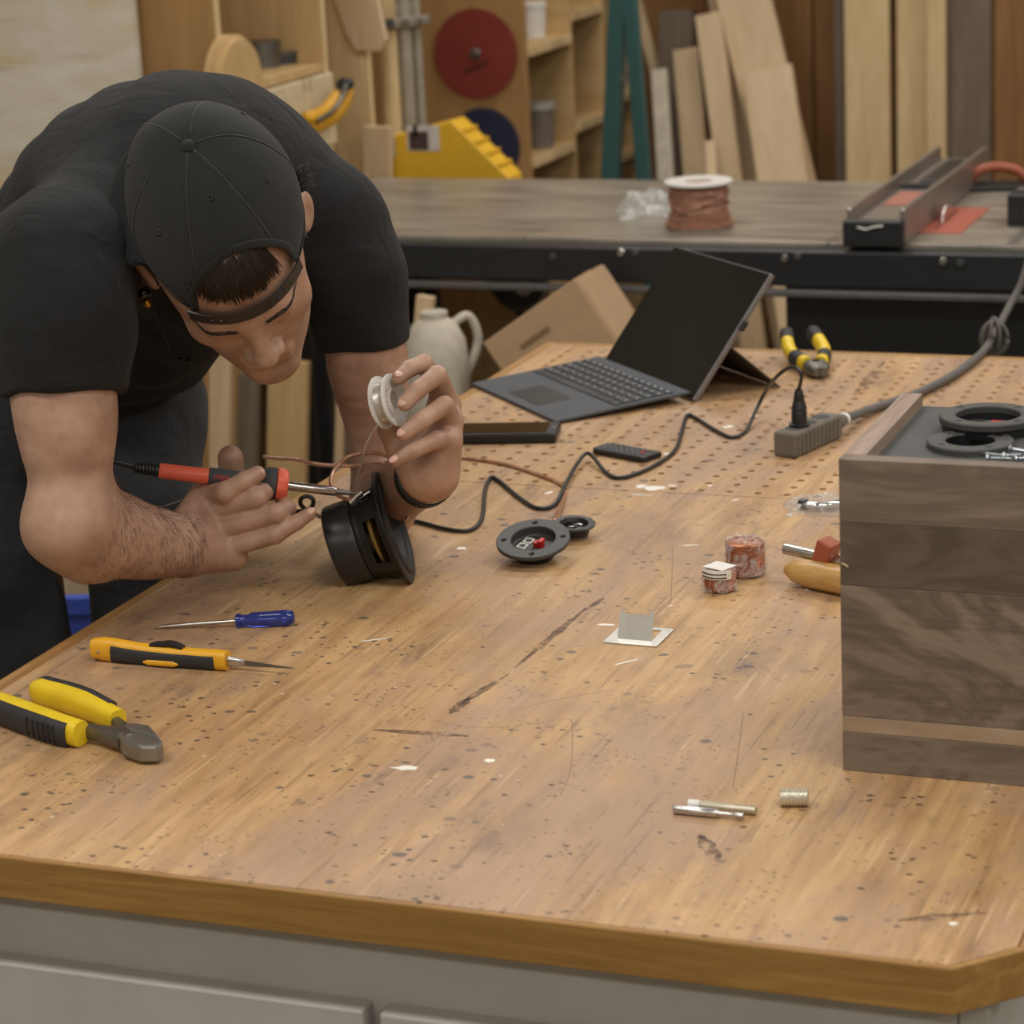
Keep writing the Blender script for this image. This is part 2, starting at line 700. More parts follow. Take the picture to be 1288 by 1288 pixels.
M_AMBER = plain('amber_tool_plastic', (224, 166, 36), 0.42, 0, 0.06, 50)
M_RED = plain('red_plastic', (186, 36, 32), 0.4, 0, 0.08)
M_WHITE = plain('white_plastic', (226, 224, 218), 0.4, 0, 0.04)
M_ORANGE = plain('orange_paint', (156, 82, 54), 0.45, 0, 0.1)
M_COPPER = plain('bare_copper', (186, 112, 78), 0.3, 1.0, 0.15, 120)
M_CARD = plain('cardboard', (172, 142, 108), 0.85, 0, 0.06, 30)
M_PLY = wood('birch_plywood', (206, 176, 128), (184, 150, 100), 'Z', 1.0, 0.6, 8, 0, 0.8, 0.03)
M_PLYX = wood('birch_plywood_side', (206, 176, 128), (184, 150, 100), 'X', 1.0, 0.6, 8, 0, 0.8, 0.03)
M_SHELF = wood('shelf_plywood', (206, 176, 128), (184, 150, 100), 'Y', 1.0, 0.6, 8, 0, 0.8, 0.03)
M_PALE = wood('pale_pine', (222, 200, 158), (196, 168, 120), 'Z', 1.0, 0.6, 10, 0.25, 1.0, 0.03)
M_MAPLE = wood('maple_board', (214, 192, 158), (192, 164, 126), 'Z', 1.0, 0.6, 10, 0, 0.8, 0.03)
M_GREYWOOD = wood('weathered_grey_board', (128, 112, 96), (96, 82, 70), 'Z', 1.0, 0.7, 12, 0.6, 1.0, 0.05)
M_AMBERWALL = wood('amber_pine_plank', (152, 112, 66), (118, 82, 46), 'Z', 0.8, 0.55, 9, 0.8, 1.2, 0.05)


# ------------------------------------------------------------------ room
def slab(name, x0, x1, y0, y1, z0, z1, mat, parent=None, bevel=0.0):
    return MB().box(((x0 + x1) / 2, (y0 + y1) / 2, (z0 + z1) / 2), (x1 - x0, y1 - y0, z1 - z0)).build(name, mat, parent, bevel=bevel)


M_FLOOR = plain('dusty_concrete', (120, 108, 94), 0.75, 0, 0.15, 5, 0.1, 60)
M_PLASTER = plain('shop_wall_paint', (176, 168, 152), 0.8, 0, 0.06, 4)
tag(slab('floor', -3.4, 4.2, -2.6, 8.0, -0.05, 0.0, M_FLOOR), kind='structure')
tag(slab('ceiling', -3.4, 4.2, -2.6, 8.0, 3.1, 3.15, M_PLASTER), kind='structure')
tag(slab('wall_right', 4.2, 4.3, -2.6, 8.0, 0.0, 3.1, M_PLASTER), kind='structure')
tag(slab('wall_front', -3.45, 4.3, -2.7, -2.6, 0.0, 3.1, M_PLASTER), kind='structure')
tag(slab('wall_left', -3.45, -3.35, -2.6, 8.0, 0.0, 3.1, M_PLASTER), kind='structure')
wall_back = tag(slab('wall_back', -3.35, 4.2, 7.75, 7.85, 0.0, 3.1, M_AMBERWALL), kind='structure')
plank_me = None
x = -2.35
while x < 1.2:
    w = random.choice((0.15, 0.19, 0.235))
    slab('plank', x, x + w - 0.006, 7.728, 7.75, 0.02, 2.9, M_AMBERWALL, wall_back, 0.003)
    x += w
# diagonal brace across the plank wall
MB().box((0, 0, 0), (0.06, 0.03, 2.2), xf((-1.78, 7.71, 1.25), ry=-0.62)).build('brace', M_AMBERWALL, wall_back)

# ------------------------------------------------------------------ workbench
BX0, BX1, BY0, BY1 = -1.452, -0.312, 1.767, 3.842
BT = 0.038
bench = thing('workbench', 'large workbench with a worn plywood top on grey painted cabinets', 'workbench', xf((BX0, BY0, 0)))


def wb(x, y, z):
    return (x - BX0, y - BY0, z)


CH = 0.052                       # cut off front right corner
SEAM = 3.006                     # front sheet ends, drilled sheet begins
m = MB()
poly = [wb(BX0 + 0.02, BY0 + 0.006, 0)[:2], wb(BX1 - CH - 0.002, BY0 + 0.006, 0)[:2], wb(BX1 - 0.012, BY0 + CH, 0)[:2],
        wb(BX1 - 0.012, SEAM, 0)[:2], wb(BX0 + 0.02, SEAM, 0)[:2]]
m.prism(poly, BZ - BT, BZ)
m.build('top_sheet', M_BENCH, bench, bevel=0.0012)
# drilled sheet: every peg hole is a real hole
m = MB()
m2 = MB()
gx, gy = 0.0375, 0.0342
hx0, hy0 = -0.943 - 13 * gx, 3.024
nxh, nyh = 29, 23
xs = [BX0 + 0.02] + [hx0 + (i - 0.5) * gx for i in range(nxh + 1)] + [BX1 - 0.012]
ys = [SEAM + 0.0001] + [hy0 + (j + 0.5) * gy for j in range(nyh)] + [BY1 - 0.02]
xs = [v for v in xs if BX0 + 0.02 <= v <= BX1 - 0.012]
ys = sorted(set(ys))
HR = 0.0050
for i in range(len(xs) - 1):
    for j in range(len(ys) - 1):
        x0, x1, y0, y1 = xs[i], xs[i + 1], ys[j], ys[j + 1]
        cx, cy = hx0 + round(((x0 + x1) / 2 - hx0) / gx) * gx, hy0 + round(((y0 + y1) / 2 - hy0) / gy) * gy
        hole = x0 + HR < cx < x1 - HR and y0 + HR < cy < y1 - HR and (x1 - x0) > gx * 0.7 and j < nyh
        sq = [(x0, y0), ((x0 + x1) / 2, y0), (x1, y0), (x1, (y0 + y1) / 2), (x1, y1), ((x0 + x1) / 2, y1), (x0, y1), (x0, (y0 + y1) / 2)]
        if not hole:
            m.add([wb(a, b, BZ) for a, b in ((x0, y0), (x1, y0), (x1, y1), (x0, y1))], [(0, 1, 2, 3)])
            continue
        oc = [(cx + HR * math.cos(a), cy + HR * math.sin(a)) for a in [math.radians(225 + 45 * k) for k in range(8)]]
        m.add([wb(a, b, BZ) for a, b in sq] + [wb(a, b, BZ) for a, b in oc],
              [(k, (k + 1) % 8, 8 + (k + 1) % 8, 8 + k) for k in range(8)])
        m2.add([wb(a, b, BZ) for a, b in oc] + [wb(a, b, BZ - 0.037) for a, b in oc],
               [(k, (k + 1) % 8, 8 + (k + 1) % 8, 8 + k) for k in range(8)] + [tuple(range(8, 16))])
m.build('drilled_sheet', M_BENCH, bench)
tag(m2.build('peg_hole_lining', M_HOLE, bench), kind='stuff')
# solid wood edging round the top
m = MB()
m.prism([wb(BX0, BY0, 0)[:2], wb(BX1 - CH, BY0, 0)[:2], wb(BX1, BY0 + CH, 0)[:2], wb(BX1 - 0.012, BY0 + CH, 0)[:2],
         wb(BX1 - CH - 0.002, BY0 + 0.0055, 0)[:2], wb(BX0, BY0 + 0.0055, 0)[:2]], BZ - 0.040, BZ - 0.0004)
m.build('front_edging', M_EDGE, bench, bevel=0.0015)
slab('side_edging', 0, 0.0195, 0.006, BY1 - BY0, BZ - 0.040, BZ, M_EDGE_Y, bench, 0.003)
slab('side_edging', BX1 - 0.0115 - BX0, BX1 - BX0, CH, BY1 - BY0, BZ - 0.040, BZ, M_EDGE_Y, bench, 0.003)
slab('back_edging', 0.02, BX1 - BX0 - 0.012, BY1 - BY0 - 0.0195, BY1 - BY0, BZ - 0.040, BZ, M_EDGE, bench, 0.003)
# grey cabinet under the top, with raised drawer and door fronts
cab = slab('cabinet_body', 0.03, BX1 - BX0 - 0.055, 0.035, BY1 - BY0 - 0.03, 0.06, BZ - BT - 0.002, M_CAB, bench, 0.002)
slab('plinth', 0.06, BX1 - BX0 - 0.09, 0.08, BY1 - BY0 - 0.07, 0.0, 0.06, M_CABEDGE, bench)
slab('end_stile', BX1 - BX0 - 0.054, BX1 - BX0 - 0.030, 0.035, BY1 - BY0 - 0.03, 0.0, BZ - BT - 0.002, M_CAB, bench, 0.001)
for a, b in ((-1.410, -0.866), (-0.850, -0.36)):
    for z0, z1 in ((0.60, 0.790), (0.10, 0.585)):
        d = slab('drawer_front' if z0 > 0.5 else 'cabinet_door', a - BX0, b - BX0, 0.012, 0.035, z0, z1, M_CAB, bench, 0.002)
        MB().box(((a + b) / 2 - BX0, 0.002, (z0 + z1) / 2 if z0 > 0.5 else z1 - 0.05), (0.11, 0.014, 0.012)).build('handle', M_GREYSTEEL, d, bevel=0.004)
# dried paint marks lying on the top
M_PSPOT = M_PAINT


def stain_material():
    t = NT('old_dark_stain')
    f = t.noise(scale=45, detail=4, rough=0.7)
    t.set('Base Color', srgb(92, 70, 60))
    t.set('Roughness', 0.6)
    t.set('Alpha', t.math('MULTIPLY', t.step(f, 0.38, 0.70), 0.5))
    return t.m


M_STAIN = stain_material()
M_PENCIL = plain('pencil_graphite', (122, 98, 76), 0.7)


def blob(px, py, wx, wy, rot=0.0, name='paint_spot', mat=None, seed=0):
    rr = random.Random(seed)
    p = on(px, py)
    n = 14
    pts = []
    for k in range(n):
        a = 2 * math.pi * k / n
        r = rr.uniform(0.6, 1.1)
        u, v = wx * r * math.cos(a), wy * r * math.sin(a)
        pts.append((p[0] - BX0 + u * math.cos(rot) - v * math.sin(rot), p[1] - BY0 + u * math.sin(rot) + v * math.cos(rot)))
    return MB().prism(pts, BZ, BZ + 0.0004).build(name, mat or M_PSPOT, bench)


for k, (px, py, wx, wy, r) in enumerate(((822, 614, .015, .013, .3), (806, 612, .008, .010, 0), (806, 622.5, .015, .0018, 0.1), (510, 966, .015, .006, .2),
                                         (617, 957, .006, .006, 0), (868, 686, .012, .0018, .4), (838, 571, .004, .006, 0), (580, 690, .008, .008, .4),
                                         (1199, 1162, .004, .004, 0), (788, 833, .018, .002, .9), (844, 762, .003, .002, 0), (1015, 742, .003, .002, 0),
                                         (846, 611, .006, .004, 0), (690, 620, .01, .004, 1.2), (916, 537, .01, .006, .6), (948, 523, .006, .004, 0),
                                         (925, 629, .007, .0022, .9), (893, 611, .004, .003, 0), (762, 786, .012, .004, .2), (470, 805, .02, .0015, .6))):
    blob(px, py, wx, wy, r, seed=k)


# long dark stains and pencil lines on the front sheet
for k, (pa_, pb_, w_) in enumerate((((738, 764), (648, 840), .0055), ((640, 848), (575, 888), .005), ((760, 752), (736, 768), .004), ((1085, 690), (1068, 712), .004),
                                    ((470, 918), (590, 926), .006), ((880, 1050), (905, 1085), .008), ((1130, 1158), (1240, 1148), .006), ((1112, 455), (1074, 497), .008), ((566, 898), (590, 878), .007))):
    a_, b_ = on(*pa_), on(*pb_)
    d_ = b_ - a_
    n_ = np.array([-d_[1], d_[0], 0]) / np.linalg.norm(d_)
    rr_ = random.Random(50 + k)
    up_, dn_ = [], []
    for i in range(13):
        t = i / 12
        c_ = a_ + d_ * t
        ww = w_ * math.sin(math.pi * (0.08 + 0.86 * t)) * rr_.uniform(0.6, 1.1)
        up_.append(c_ + n_ * ww)
        dn_.append(c_ - n_ * ww)
    pts = [(p[0] - BX0, p[1] - BY0) for p in up_ + dn_[::-1]]
    MB().prism(pts, BZ + 0.0001, BZ + 0.0003).build('stain', M_STAIN, bench)
for pts in (((540, 905), (600, 915), (660, 912), (700, 905), (718, 906), (720, 930), (718, 965), (712, 985), (705, 1000)), ((846, 690), (845, 730), (843, 762)), ((640, 895), (700, 880), (770, 868)), ((935, 895), (928, 950), (922, 990))):
    q_ = [Vector(on(*p)) - Vector((BX0, BY0, 0)) for p in pts]
    q_ = cr([tuple(v) for v in q_], 4)
    MB().sweep(q_, [(0.00035, 0.00015)] * len(q_), 4).build('pencil_line', M_PENCIL, bench)


# ------------------------------------------------------------------ walnut speaker cabinet
def walnut(name, c1, c2, loc):
    t = NT(name)
    v = t.mapping((1.5, 3, 4.2), loc=loc)
    f = t.noise(v, 2.2, 4, 0.55, 1.6)
    lines = t.math('SINE', t.math('MULTIPLY', f, 34.0))
    fine = t.noise(t.mapping((6, 90, 110)), 2.0, 3, 0.6)
    k = t.math('ADD', t.math('MULTIPLY', lines, 0.11), t.math('ADD', t.math('MULTIPLY', f, 0.55), t.math('MULTIPLY', fine, 0.3)))
    t.set('Base Color', t.ramp(k, [(0.28, srgb(*c2)), (0.62, srgb(*c1))]))
    t.set('Roughness', 0.55)
    t.bump(fine, 0.06, 0.0006)
    return t.m


M_WAL = [walnut('walnut_top_board', (132, 116, 102), (102, 88, 75), (0, 0, 0)), walnut('walnut_dark_board', (104, 90, 77), (80, 68, 57), (3, 1, 2)),
         walnut('walnut_figured_board', (134, 117, 102), (92, 79, 67), (6, 4, 1)), walnut('walnut_sapwood_strip', (164, 144, 120), (144, 124, 102), (9, 2, 5)),
         walnut('walnut_bottom_board', (130, 114, 99), (100, 86, 73), (2, 8, 3))]
M_RAIL = wood('walnut_rail', (168, 148, 130), (132, 112, 96), 'Y', 2.0, 0.6, 14, 0.4)
cbx, cby, cbw, cbd, cbh = -0.540, 2.138, 0.275, 0.253, 0.2925
box = thing('speaker_cabinet', 'walnut speaker cabinet lying on its front with dark back panel facing up', 'speaker box', xf((cbx, cby, BZ)))
fr = [0.0, 0.129, 0.1805, 0.6035, 0.8035, 1.0]
order = [4, 3, 2, 1, 0]
for i in range(5):
    slab('board', 0, cbw, 0, 0.018, cbh * fr[i] + 0.0001, cbh * fr[i + 1] - 0.0001, M_WAL[order[i]], box, 0.0006)
    slab('board', 0, 0.020, 0.0185, cbd, cbh * fr[i] + 0.0001, cbh * fr[i + 1] - 0.0001, M_RAIL if i == 4 else M_WAL[order[i]], box, 0.0006)
slab('side_panel', cbw - 0.020, cbw, 0.0185, cbd, 0, cbh, M_RAIL, box, 0.0006)
slab('bottom_panel', 0.0205, cbw - 0.0205, 0.0185, cbd, 0, 0.018, M_WAL[4], box)
slab('end_panel', 0.0205, cbw - 0.0205, cbd - 0.018, cbd, 0.0185, cbh - 0.0135, M_WAL[4], box)
M_PANEL = plain('charcoal_back_panel', (66, 67, 66), 0.6, 0, 0.14, 14, 0.03)
panel_z = cbh - 0.0125
back_panel = slab('back_panel', 0.0205, cbw - 0.0205, 0.0185, cbd - 0.0005, panel_z - 0.012, panel_z, M_PANEL, box)
# splinter chipped out of the corner board
MB().prism([(0, 0), (0.007, 0.0010), (0.0068, 0.0022), (0.001, 0.0014)], -0.001, 0.0005, frame((0.001, -0.0006, 0.197), (0, -1, 0), (0.8, 0, -0.6))).build('splinter', M_MAPLE, box)

M_CUP = plain('grained_black_plastic', (62, 62, 60), 0.5, 0, 0.1, 200, 0.25, 500)
M_CUPD = plain('moulded_black_plastic', (26, 26, 28), 0.4, 0, 0.1)


def ring(name, c, ro, ri, h, parent, mat=M_CUP, holes=4, phase=0.6, M=None):
    m = MB()
    m.lathe([(ri, 0), (ro, 0), (ro, h * 0.8), (ro - h * 0.2, h), (ri + 0.001, h), (ri, h - 0.001)], M if M is not None else xf(c), 40, closed=True)
    o = m.build(name, mat, parent, smooth=True, angle=22)
    if holes:
        cut = MB()
        for k in range(holes):
            a = phase + 2 * math.pi * k / holes
            rm = (ro + ri) / 2
            q_ = (M if M is not None else xf(c)) @ Matrix.Translation((rm * math.cos(a), rm * math.sin(a), 0))
            cut.lathe([(0.0026, -0.004), (0.0026, h - 0.0016), (0.0042, h + 0.0004), (0.0042, h + 0.004)], q_, 14)
        carve(o, cut)
    return o


pc2 = on(1220.4, 561, BZ + panel_z) - np.array([cbx, cby, BZ])
port = ring('port_ring', (pc2[0], pc2[1], panel_z), 0.039, 0.0222, 0.006, box, phase=0.75)
carve(back_panel, MB().lathe([(0.0222, panel_z - 0.03), (0.0222, panel_z + 0.01)], xf((pc2[0], pc2[1], 0)), 40))
MB().lathe([(0.0001, -0.110), (0.0221, -0.110), (0.0221, 0.0045)], xf((pc2[0], pc2[1], panel_z)), 40, caps=False).build('port_tube', M_CUPD, box, smooth=True)
term_c = on(1243, 530, BZ + panel_z + 0.008) - np.array([cbx, cby, BZ])
cup = thing('terminal_cup', 'round black terminal cup set in the back of the speaker box', 'speaker terminal',
            xf((cbx + term_c[0], cby + term_c[1], BZ + panel_z)))


def terminal_inner(root, s, z):
    """Recessed dish with two square posts and spring clips."""
    MB().lathe([(0.0001, z - 0.012 * s), (0.024 * s, z - 0.012 * s), (0.0285 * s, z - 0.009 * s), (0.0292 * s, z + 0.001)], n=36, caps=False).build('dish', M_CUP, root, smooth=True)
    for sx, mt in ((-1, M_BLACKGLOSS), (1, M_RED)):
        MB().box((sx * 0.009 * s, -0.004 * s, z - 0.007 * s), (0.012 * s, 0.006 * s, 0.008 * s)).build('spring_clip', mt, root, bevel=0.001)


ring('flange', (0, 0, 0.0092), 0.045, 0.0295, 0.0060, cup, phase=0.95)
MB().lathe([(0.0001, 0), (0.0425, 0.0), (0.043, 0.004), (0.043, 0.0092), (0.0293, 0.0092), (0.0293, 0.002), (0.0001, 0.002)], n=40).build('spacer', M_CUPD, cup, smooth=True, angle=50)
for sx, mt in ((-1, M_BLACKGLOSS), (1, M_RED)):
    MB().box((sx * 0.009, 0.0, 0.0060), (0.013, 0.006, 0.006)).build('spring_clip', mt, cup, bevel=0.001)
MB().box((0, 0.002, 0.0045), (0.006, 0.012, 0.005)).build('divider', M_DARKGREY, cup, bevel=0.0005)
# loose screws lying against the front board
M_ZINC = plain('zinc_plated_steel', (188, 194, 200), 0.28, 1.0, 0.1, 90)
for k, (px, py, rz, dz) in enumerate(((1243, 577, 0.05, 0), (1262, 574, 2.9, 0.0), (1278, 578, 0.5, 0), (1272, 571, -0.45, 0.004), (1288, 573, 3.5, 0))):
    p = on(px, py, BZ + panel_z + 0.003)
    s = thing('wood_screw', 'zinc plated screw lying on the dark panel beside the port ring', 'screw',
              xf((p[0], p[1], BZ + panel_z + 0.0036 + dz), rz), 'loose screws on the speaker box')
    prof = [(0.0003, 0.020), (0.0014, 0.017)]
    for q_ in range(9):
        z = 0.0165 - q_ * 0.0017
        prof += [(0.0018, z), (0.0012, z - 0.0008)]
    MB().lathe(prof[::-1], frame((0, 0, 0), (1, 0, 0)), 10).build('shank', M_ZINC, s, smooth=True)
    MB().lathe([(0.0001, -0.0022), (0.0028, -0.0018), (0.0035, -0.0004), (0.0034, 0.0002), (0.0014, 0.0014)], frame((0, 0, 0), (1, 0, 0)), 14).build('head', M_ZINC, s, smooth=True)

# ------------------------------------------------------------------ tablet computer with keyboard cover
lx, ly, la = -1.4549, 3.5197, -0.770
tab = thing('tablet_computer', 'silver tablet computer propped on its kickstand with a dark keyboard cover attached', 'laptop', xf((lx, ly, BZ), la))
W_, D_ = 0.292, 0.217
M_KEYB = plain('charcoal_fabric_cover', (70, 73, 78), 0.65, 0, 0.06, 300, 0.1, 900)
M_KEY = plain('charcoal_key', (46, 48, 52), 0.5, 0, 0.06)
M_TPAD = plain('touchpad_glass', (48, 49, 52), 0.35, 0, 0.05)
M_LEG = plain('key_legend', (196, 200, 204), 0.6, 0, 0.02)
M_SIL = plain('magnesium_shell', (140, 138, 140), 0.38, 0.75, 0.05)
M_SCREEN = plain('switched_off_screen', (10, 9, 9), 0.10, 0, 0.05)
M_SCREEN.node_tree.nodes['Principled BSDF'].inputs['Specular IOR Level'].default_value = 0.28
kt = math.atan2(0.012, D_)                     # cover tilts up to the tablet
Mk = xf((0, 0, 0.0015), 0, kt)
key = MB().box((W_ / 2, D_ / 2, 0.0022), (W_, D_, 0.0044), Mk).build('keyboard_cover', M_KEYB, tab, bevel=0.0012)
MB().box((W_ / 2, 0.033 + 0.012, 0.0046), (0.100, 0.056, 0.0006), Mk).build('touchpad', M_TPAD, key)
rows = [(14, 0.0115, 0.0), (14, 0.0165, 0.0), (13, 0.0165, 0.009), (12, 0.0165, 0.014), (11, 0.0165, 0.020)]
yk = D_ - 0.021
keymesh = {}
kx0, kx1 = 0.008, W_ - 0.008
for ri, (n, hgt, edge) in enumerate(rows):
    yk -= hgt
    ws = [1.0] * n
    if edge:
        ws[0] = ws[-1] = 1.0 + edge / 0.018
    tot = sum(ws)
    xk = kx0
    for i in range(n):
        w = (kx1 - kx0) * ws[i] / tot
        me_key = (round(w, 5), hgt)
        kk = MB().box((0, 0, 0.0008), (w - 0.0022, hgt - 0.0022, 0.0016)).build('key', M_KEY, key) if me_key not in keymesh else keymesh[me_key].copy()
        if me_key not in keymesh:
            keymesh[me_key] = kk
        else:
            COL.objects.link(kk)
        kk.parent = key
        kk.matrix_local = Mk @ Matrix.Translation((xk + w / 2, yk + hgt / 2, 0.0044))
        xk += w
    yk -= 0.0008
yk -= 0.0165
for a, b in ((0, 1.2), (1.2, 2.2), (2.2, 3.2), (3.2, 4.3), (4.3, 9.6), (9.6, 10.7), (10.7, 11.7), (11.7, 12.7), (12.7, 14)):
    u = (kx1 - kx0) / 14
    MB().box((kx0 + (a + b) / 2 * u, yk + 0.00825, 0.0052), ((b - a) * u - 0.0022, 0.0143, 0.0016), Mk).build('key', M_KEY, key)
# printed legends
m = MB()
yy = D_ - 0.021
for ri, (n, hgt, edge) in enumerate(rows):
    yy -= hgt
    for i in range(n):
        xx = kx0 + (i + 0.5) * (kx1 - kx0) / n
        m.box((xx - 0.001, yy + hgt / 2, 0.00605), (0.0032 if ri else 0.0045, 0.0028, 0.0001), Mk)
    yy -= 0.0008
tag(m.build('key_legends', M_LEG, key), kind='stuff')
tt = math.radians(51.5)
Hs = 0.216
Mt = Matrix.Translation((0, 0.2205, 0.0045)) @ Matrix.Rotation(tt, 4, 'X')     # local y runs up the screen
tb = MB().box((W_ / 2, Hs / 2, -0.0045), (W_, Hs, 0.0088), Mt).build('tablet_body', M_SIL, tab, bevel=0.0015)
MB().box((W_ / 2, Hs / 2, 0.0002), (W_ - 0.004, Hs - 0.004, 0.0006), Mt).build('screen', M_SCREEN, tb)
MB().box((W_ / 2, Hs - 0.006, 0.00055), (0.004, 0.004, 0.0002), Mt).build('camera_lens', M_BLACKGLOSS, tb)
MB().box((W_ + 0.0008, Hs * 0.72, -0.0045), (0.0016, 0.022, 0.003), Mt).build('side_button', M_SIL, tb)
MB().box((W_ + 0.004, Hs * 0.60, -0.0045), (0.009, 0.015, 0.007), Mt).build('usb_receiver', M_BLACKPL, tb, bevel=0.001)
# kickstand plate: hinged half way up the back, foot on the bench
hin = Mt @ Vector((0, Hs * 0.44, -0.0094))
foot = Vector((0, hin.y + 0.082, 0.0012))
M_KICK = plain('kickstand_shell', (92, 84, 80), 0.45, 0.5, 0.05)
dirk = (foot - hin)
Mkk = frame((W_ / 2, (hin.y + foot.y) / 2, (hin.z + foot.z) / 2), dirk, (1, 0, 0))
MB().box((0, 0, 0), (W_ - 0.006, 0.0022, dirk.length), Mkk).build('kickstand', M_KICK, tab, bevel=0.0008)

# ------------------------------------------------------------------ handset lying beside the keyboard
p0, p1 = on(560, 560, BZ), on(692, 558, BZ)
az = math.atan2(p1[1] - p0[1], p1[0] - p0[0])
ph = thing('mobile_phone', 'black glossy handset in a thick case lying next to the keyboard cover', 'phone', xf((p0[0], p0[1], BZ), az))
L_ = float(np.linalg.norm(p1 - p0)) + 0.008
MB().box((L_ / 2, 0.036, 0.007), (L_, 0.072, 0.014)).build('case', M_BLACKPL, ph, bevel=0.0035, seg=3)
MB().box((L_ / 2 - 0.003, 0.038, 0.0141), (L_ - 0.022, 0.058, 0.0008)).build('screen_glass', M_SCREEN, ph, bevel=0.0003)
MB().box((L_ / 2, 0.0022, 0.0135), (L_ - 0.012, 0.0018, 0.0018)).build('bezel_rim', plain('satin_black_trim', (58, 58, 58), 0.25, 0.4), ph, bevel=0.0006)
MB().box((L_ - 0.006, 0.036, 0.0142), (0.003, 0.014, 0.0008)).build('earpiece', M_GREYSTEEL, ph)

# ------------------------------------------------------------------ remote control
pa, pb = on(742, 571, BZ), on(823, 586, BZ)
az = math.atan2(pb[1] - pa[1], pb[0] - pa[0])
rem = thing('remote_control', 'small black remote control with rows of buttons lying on the drilled top', 'remote', xf((pa[0], pa[1], BZ), az))
L_ = 0.094
MB().prism([(0.006, 0.0), (L_, 0.0), (L_, 0.040), (0.006, 0.040), (0.0, 0.034), (0.0, 0.006)], 0, 0.0085).build('body', M_BLACKPL, rem, bevel=0.0025, seg=3)
M_BTN = plain('grey_button', (96, 98, 98), 0.6)
for i in range(7):
    for j in range(3):
        mt = M_RED if (i, j) == (6, 1) else M_BTN
        MB().box((0.020 + i * 0.0095, 0.010 + j * 0.010, 0.0090), (0.0056, 0.0062, 0.0014)).build('button', mt, rem, bevel=0.0005)

# ------------------------------------------------------------------ power strip with its thick grey cable
pa, pb = on(1000.5, 577.6), on(1060, 551)
az = math.atan2(pb[1] - pa[1], pb[0] - pa[0])
strip = thing('power_strip', 'grey rubber power strip with ribbed sides standing beside the walnut box', 'power strip', xf((pa[0], pa[1], BZ), az))
M_STRIP = plain('dusty_grey_rubber', (104, 97, 88), 0.7, 0, 0.12, 30, 0.05)
SL, SWD, SH = 0.125, 0.034, 0.034
MB().box((SL / 2, SWD / 2, SH / 2), (SL, SWD, SH)).build('housing', M_STRIP, strip, bevel=0.004, seg=3)
for k in range(11):
    for yy in (-0.0004, SWD + 0.0004):
        MB().box((0.010 + k * 0.0103, yy, SH / 2), (0.005, 0.0020, SH - 0.008)).build('rib', M_STRIP, strip, bevel=0.0006)
for k in range(3):
    MB().lathe([(0.0001, 0.0006), (0.0115, 0.0006), (0.0125, 0.0001), (0.0125, -0.001)], xf((0.028 + k * 0.034, SWD / 2, SH)), 24).build('outlet', plain('outlet_face', (58, 56, 54), 0.6), strip, smooth=True)
MB().lathe([(0.013, 0), (0.012, 0.012), (0.0085, 0.026), (0.0075, 0.032)], frame((SL, SWD / 2, SH / 2), (1, 0, 0)), 20).build('cable_neck', M_STRIP, strip, smooth=True)
MB().lathe([(0.0082, 0), (0.0088, 0.001), (0.0088, 0.005), (0.0082, 0.006)], frame((SL + 0.031, SWD / 2, SH / 2), (1, 0, 0)), 20).build('collar', M_WHITE, strip, smooth=True)
Ms = strip.matrix_world.copy()
st = xf((pa[0], pa[1], BZ), az) @ Vector((SL + 0.034, SWD / 2, SH / 2))
c_pts = [np.array(st)] + [on(1100, 513, BZ + 0.008), on(1150, 496, BZ + 0.008), on(1195, 474, BZ + 0.008), on(1226, 452, BZ + 0.008),
                          on_y(1240, 438, 3.87), on_y(1252, 418, 3.96), on_y(1270, 384, 4.02), on_y(1290, 340, 4.05), on_y(1325, 200, 4.1)]
top = c_pts[-1].copy()
c_pts += [np.array([top[0] + 0.12, 4.15, 1.9]), np.array([top[0] + 0.15, 4.15, 3.095])]
M_CABLE = plain('grey_cable', (92, 88, 84), 0.6, 0, 0.1, 60)
cab_pts = cr(c_pts, 8)
inv = xf((pa[0], pa[1], BZ), az).inverted()
MB().sweep([inv @ Vector(p) for p in cab_pts], 0.0062, 10, None).build('cable', M_CABLE, strip, smooth='all')
# loops of the cable tied into a bundle where it leaves the bench
kc = on_y(1252, 424, 3.93)
for k in range(4):
    a0 = 0.7 * k
    pts = []
    for i in range(25):
        a = 2 * math.pi * i / 24
        q_ = np.array([0.021 * math.cos(a) * math.cos(a0), 0.012 * math.cos(a) * math.sin(a0) - 0.01, 0.026 * math.sin(a) + 0.002 * k])
        pts.append(inv @ Vector(kc + q_))
    MB().sweep(pts, 0.0032, 8, None).build('cable_loop', M_CABLE, strip, smooth='all')

# ------------------------------------------------------------------ end cutter pliers at the back of the bench
M_BGRIP = plain('black_grip', (44, 44, 46), 0.6, 0, 0.1)
jw = on(1032, 478, BZ)
Mp = xf((jw[0], jw[1], BZ), math.atan2(3.76 - jw[1], -0.998 - jw[0]) - math.pi / 2 + 0.02)
pl = thing('end_cutting_pliers', 'yellow and black handled pliers with grey jaws lying open at the back of the bench', 'pliers', Mp)
pl_jaw = MB().sweep([(0, 0.0, 0.012), (0, 0.012, 0.012), (0, 0.030, 0.012), (0, 0.045, 0.012), (0, 0.062, 0.012)], [(0.010, 0.007), (0.0165, 0.010), (0.020, 0.011), (0.018, 0.010), (0.010, 0.007)], 20, power=3).build('jaw', M_GREYSTEEL, pl, smooth=True)
MB().lathe([(0.0001, 0.0225), (0.0055, 0.0225), (0.006, 0.0215), (0.006, 0.018)], xf((0, 0.032, 0.0015)), 16).build('pivot', M_BLACKGLOSS, pl, smooth=True)  # black disc; the dark of the hollow at the joint is put into its colour
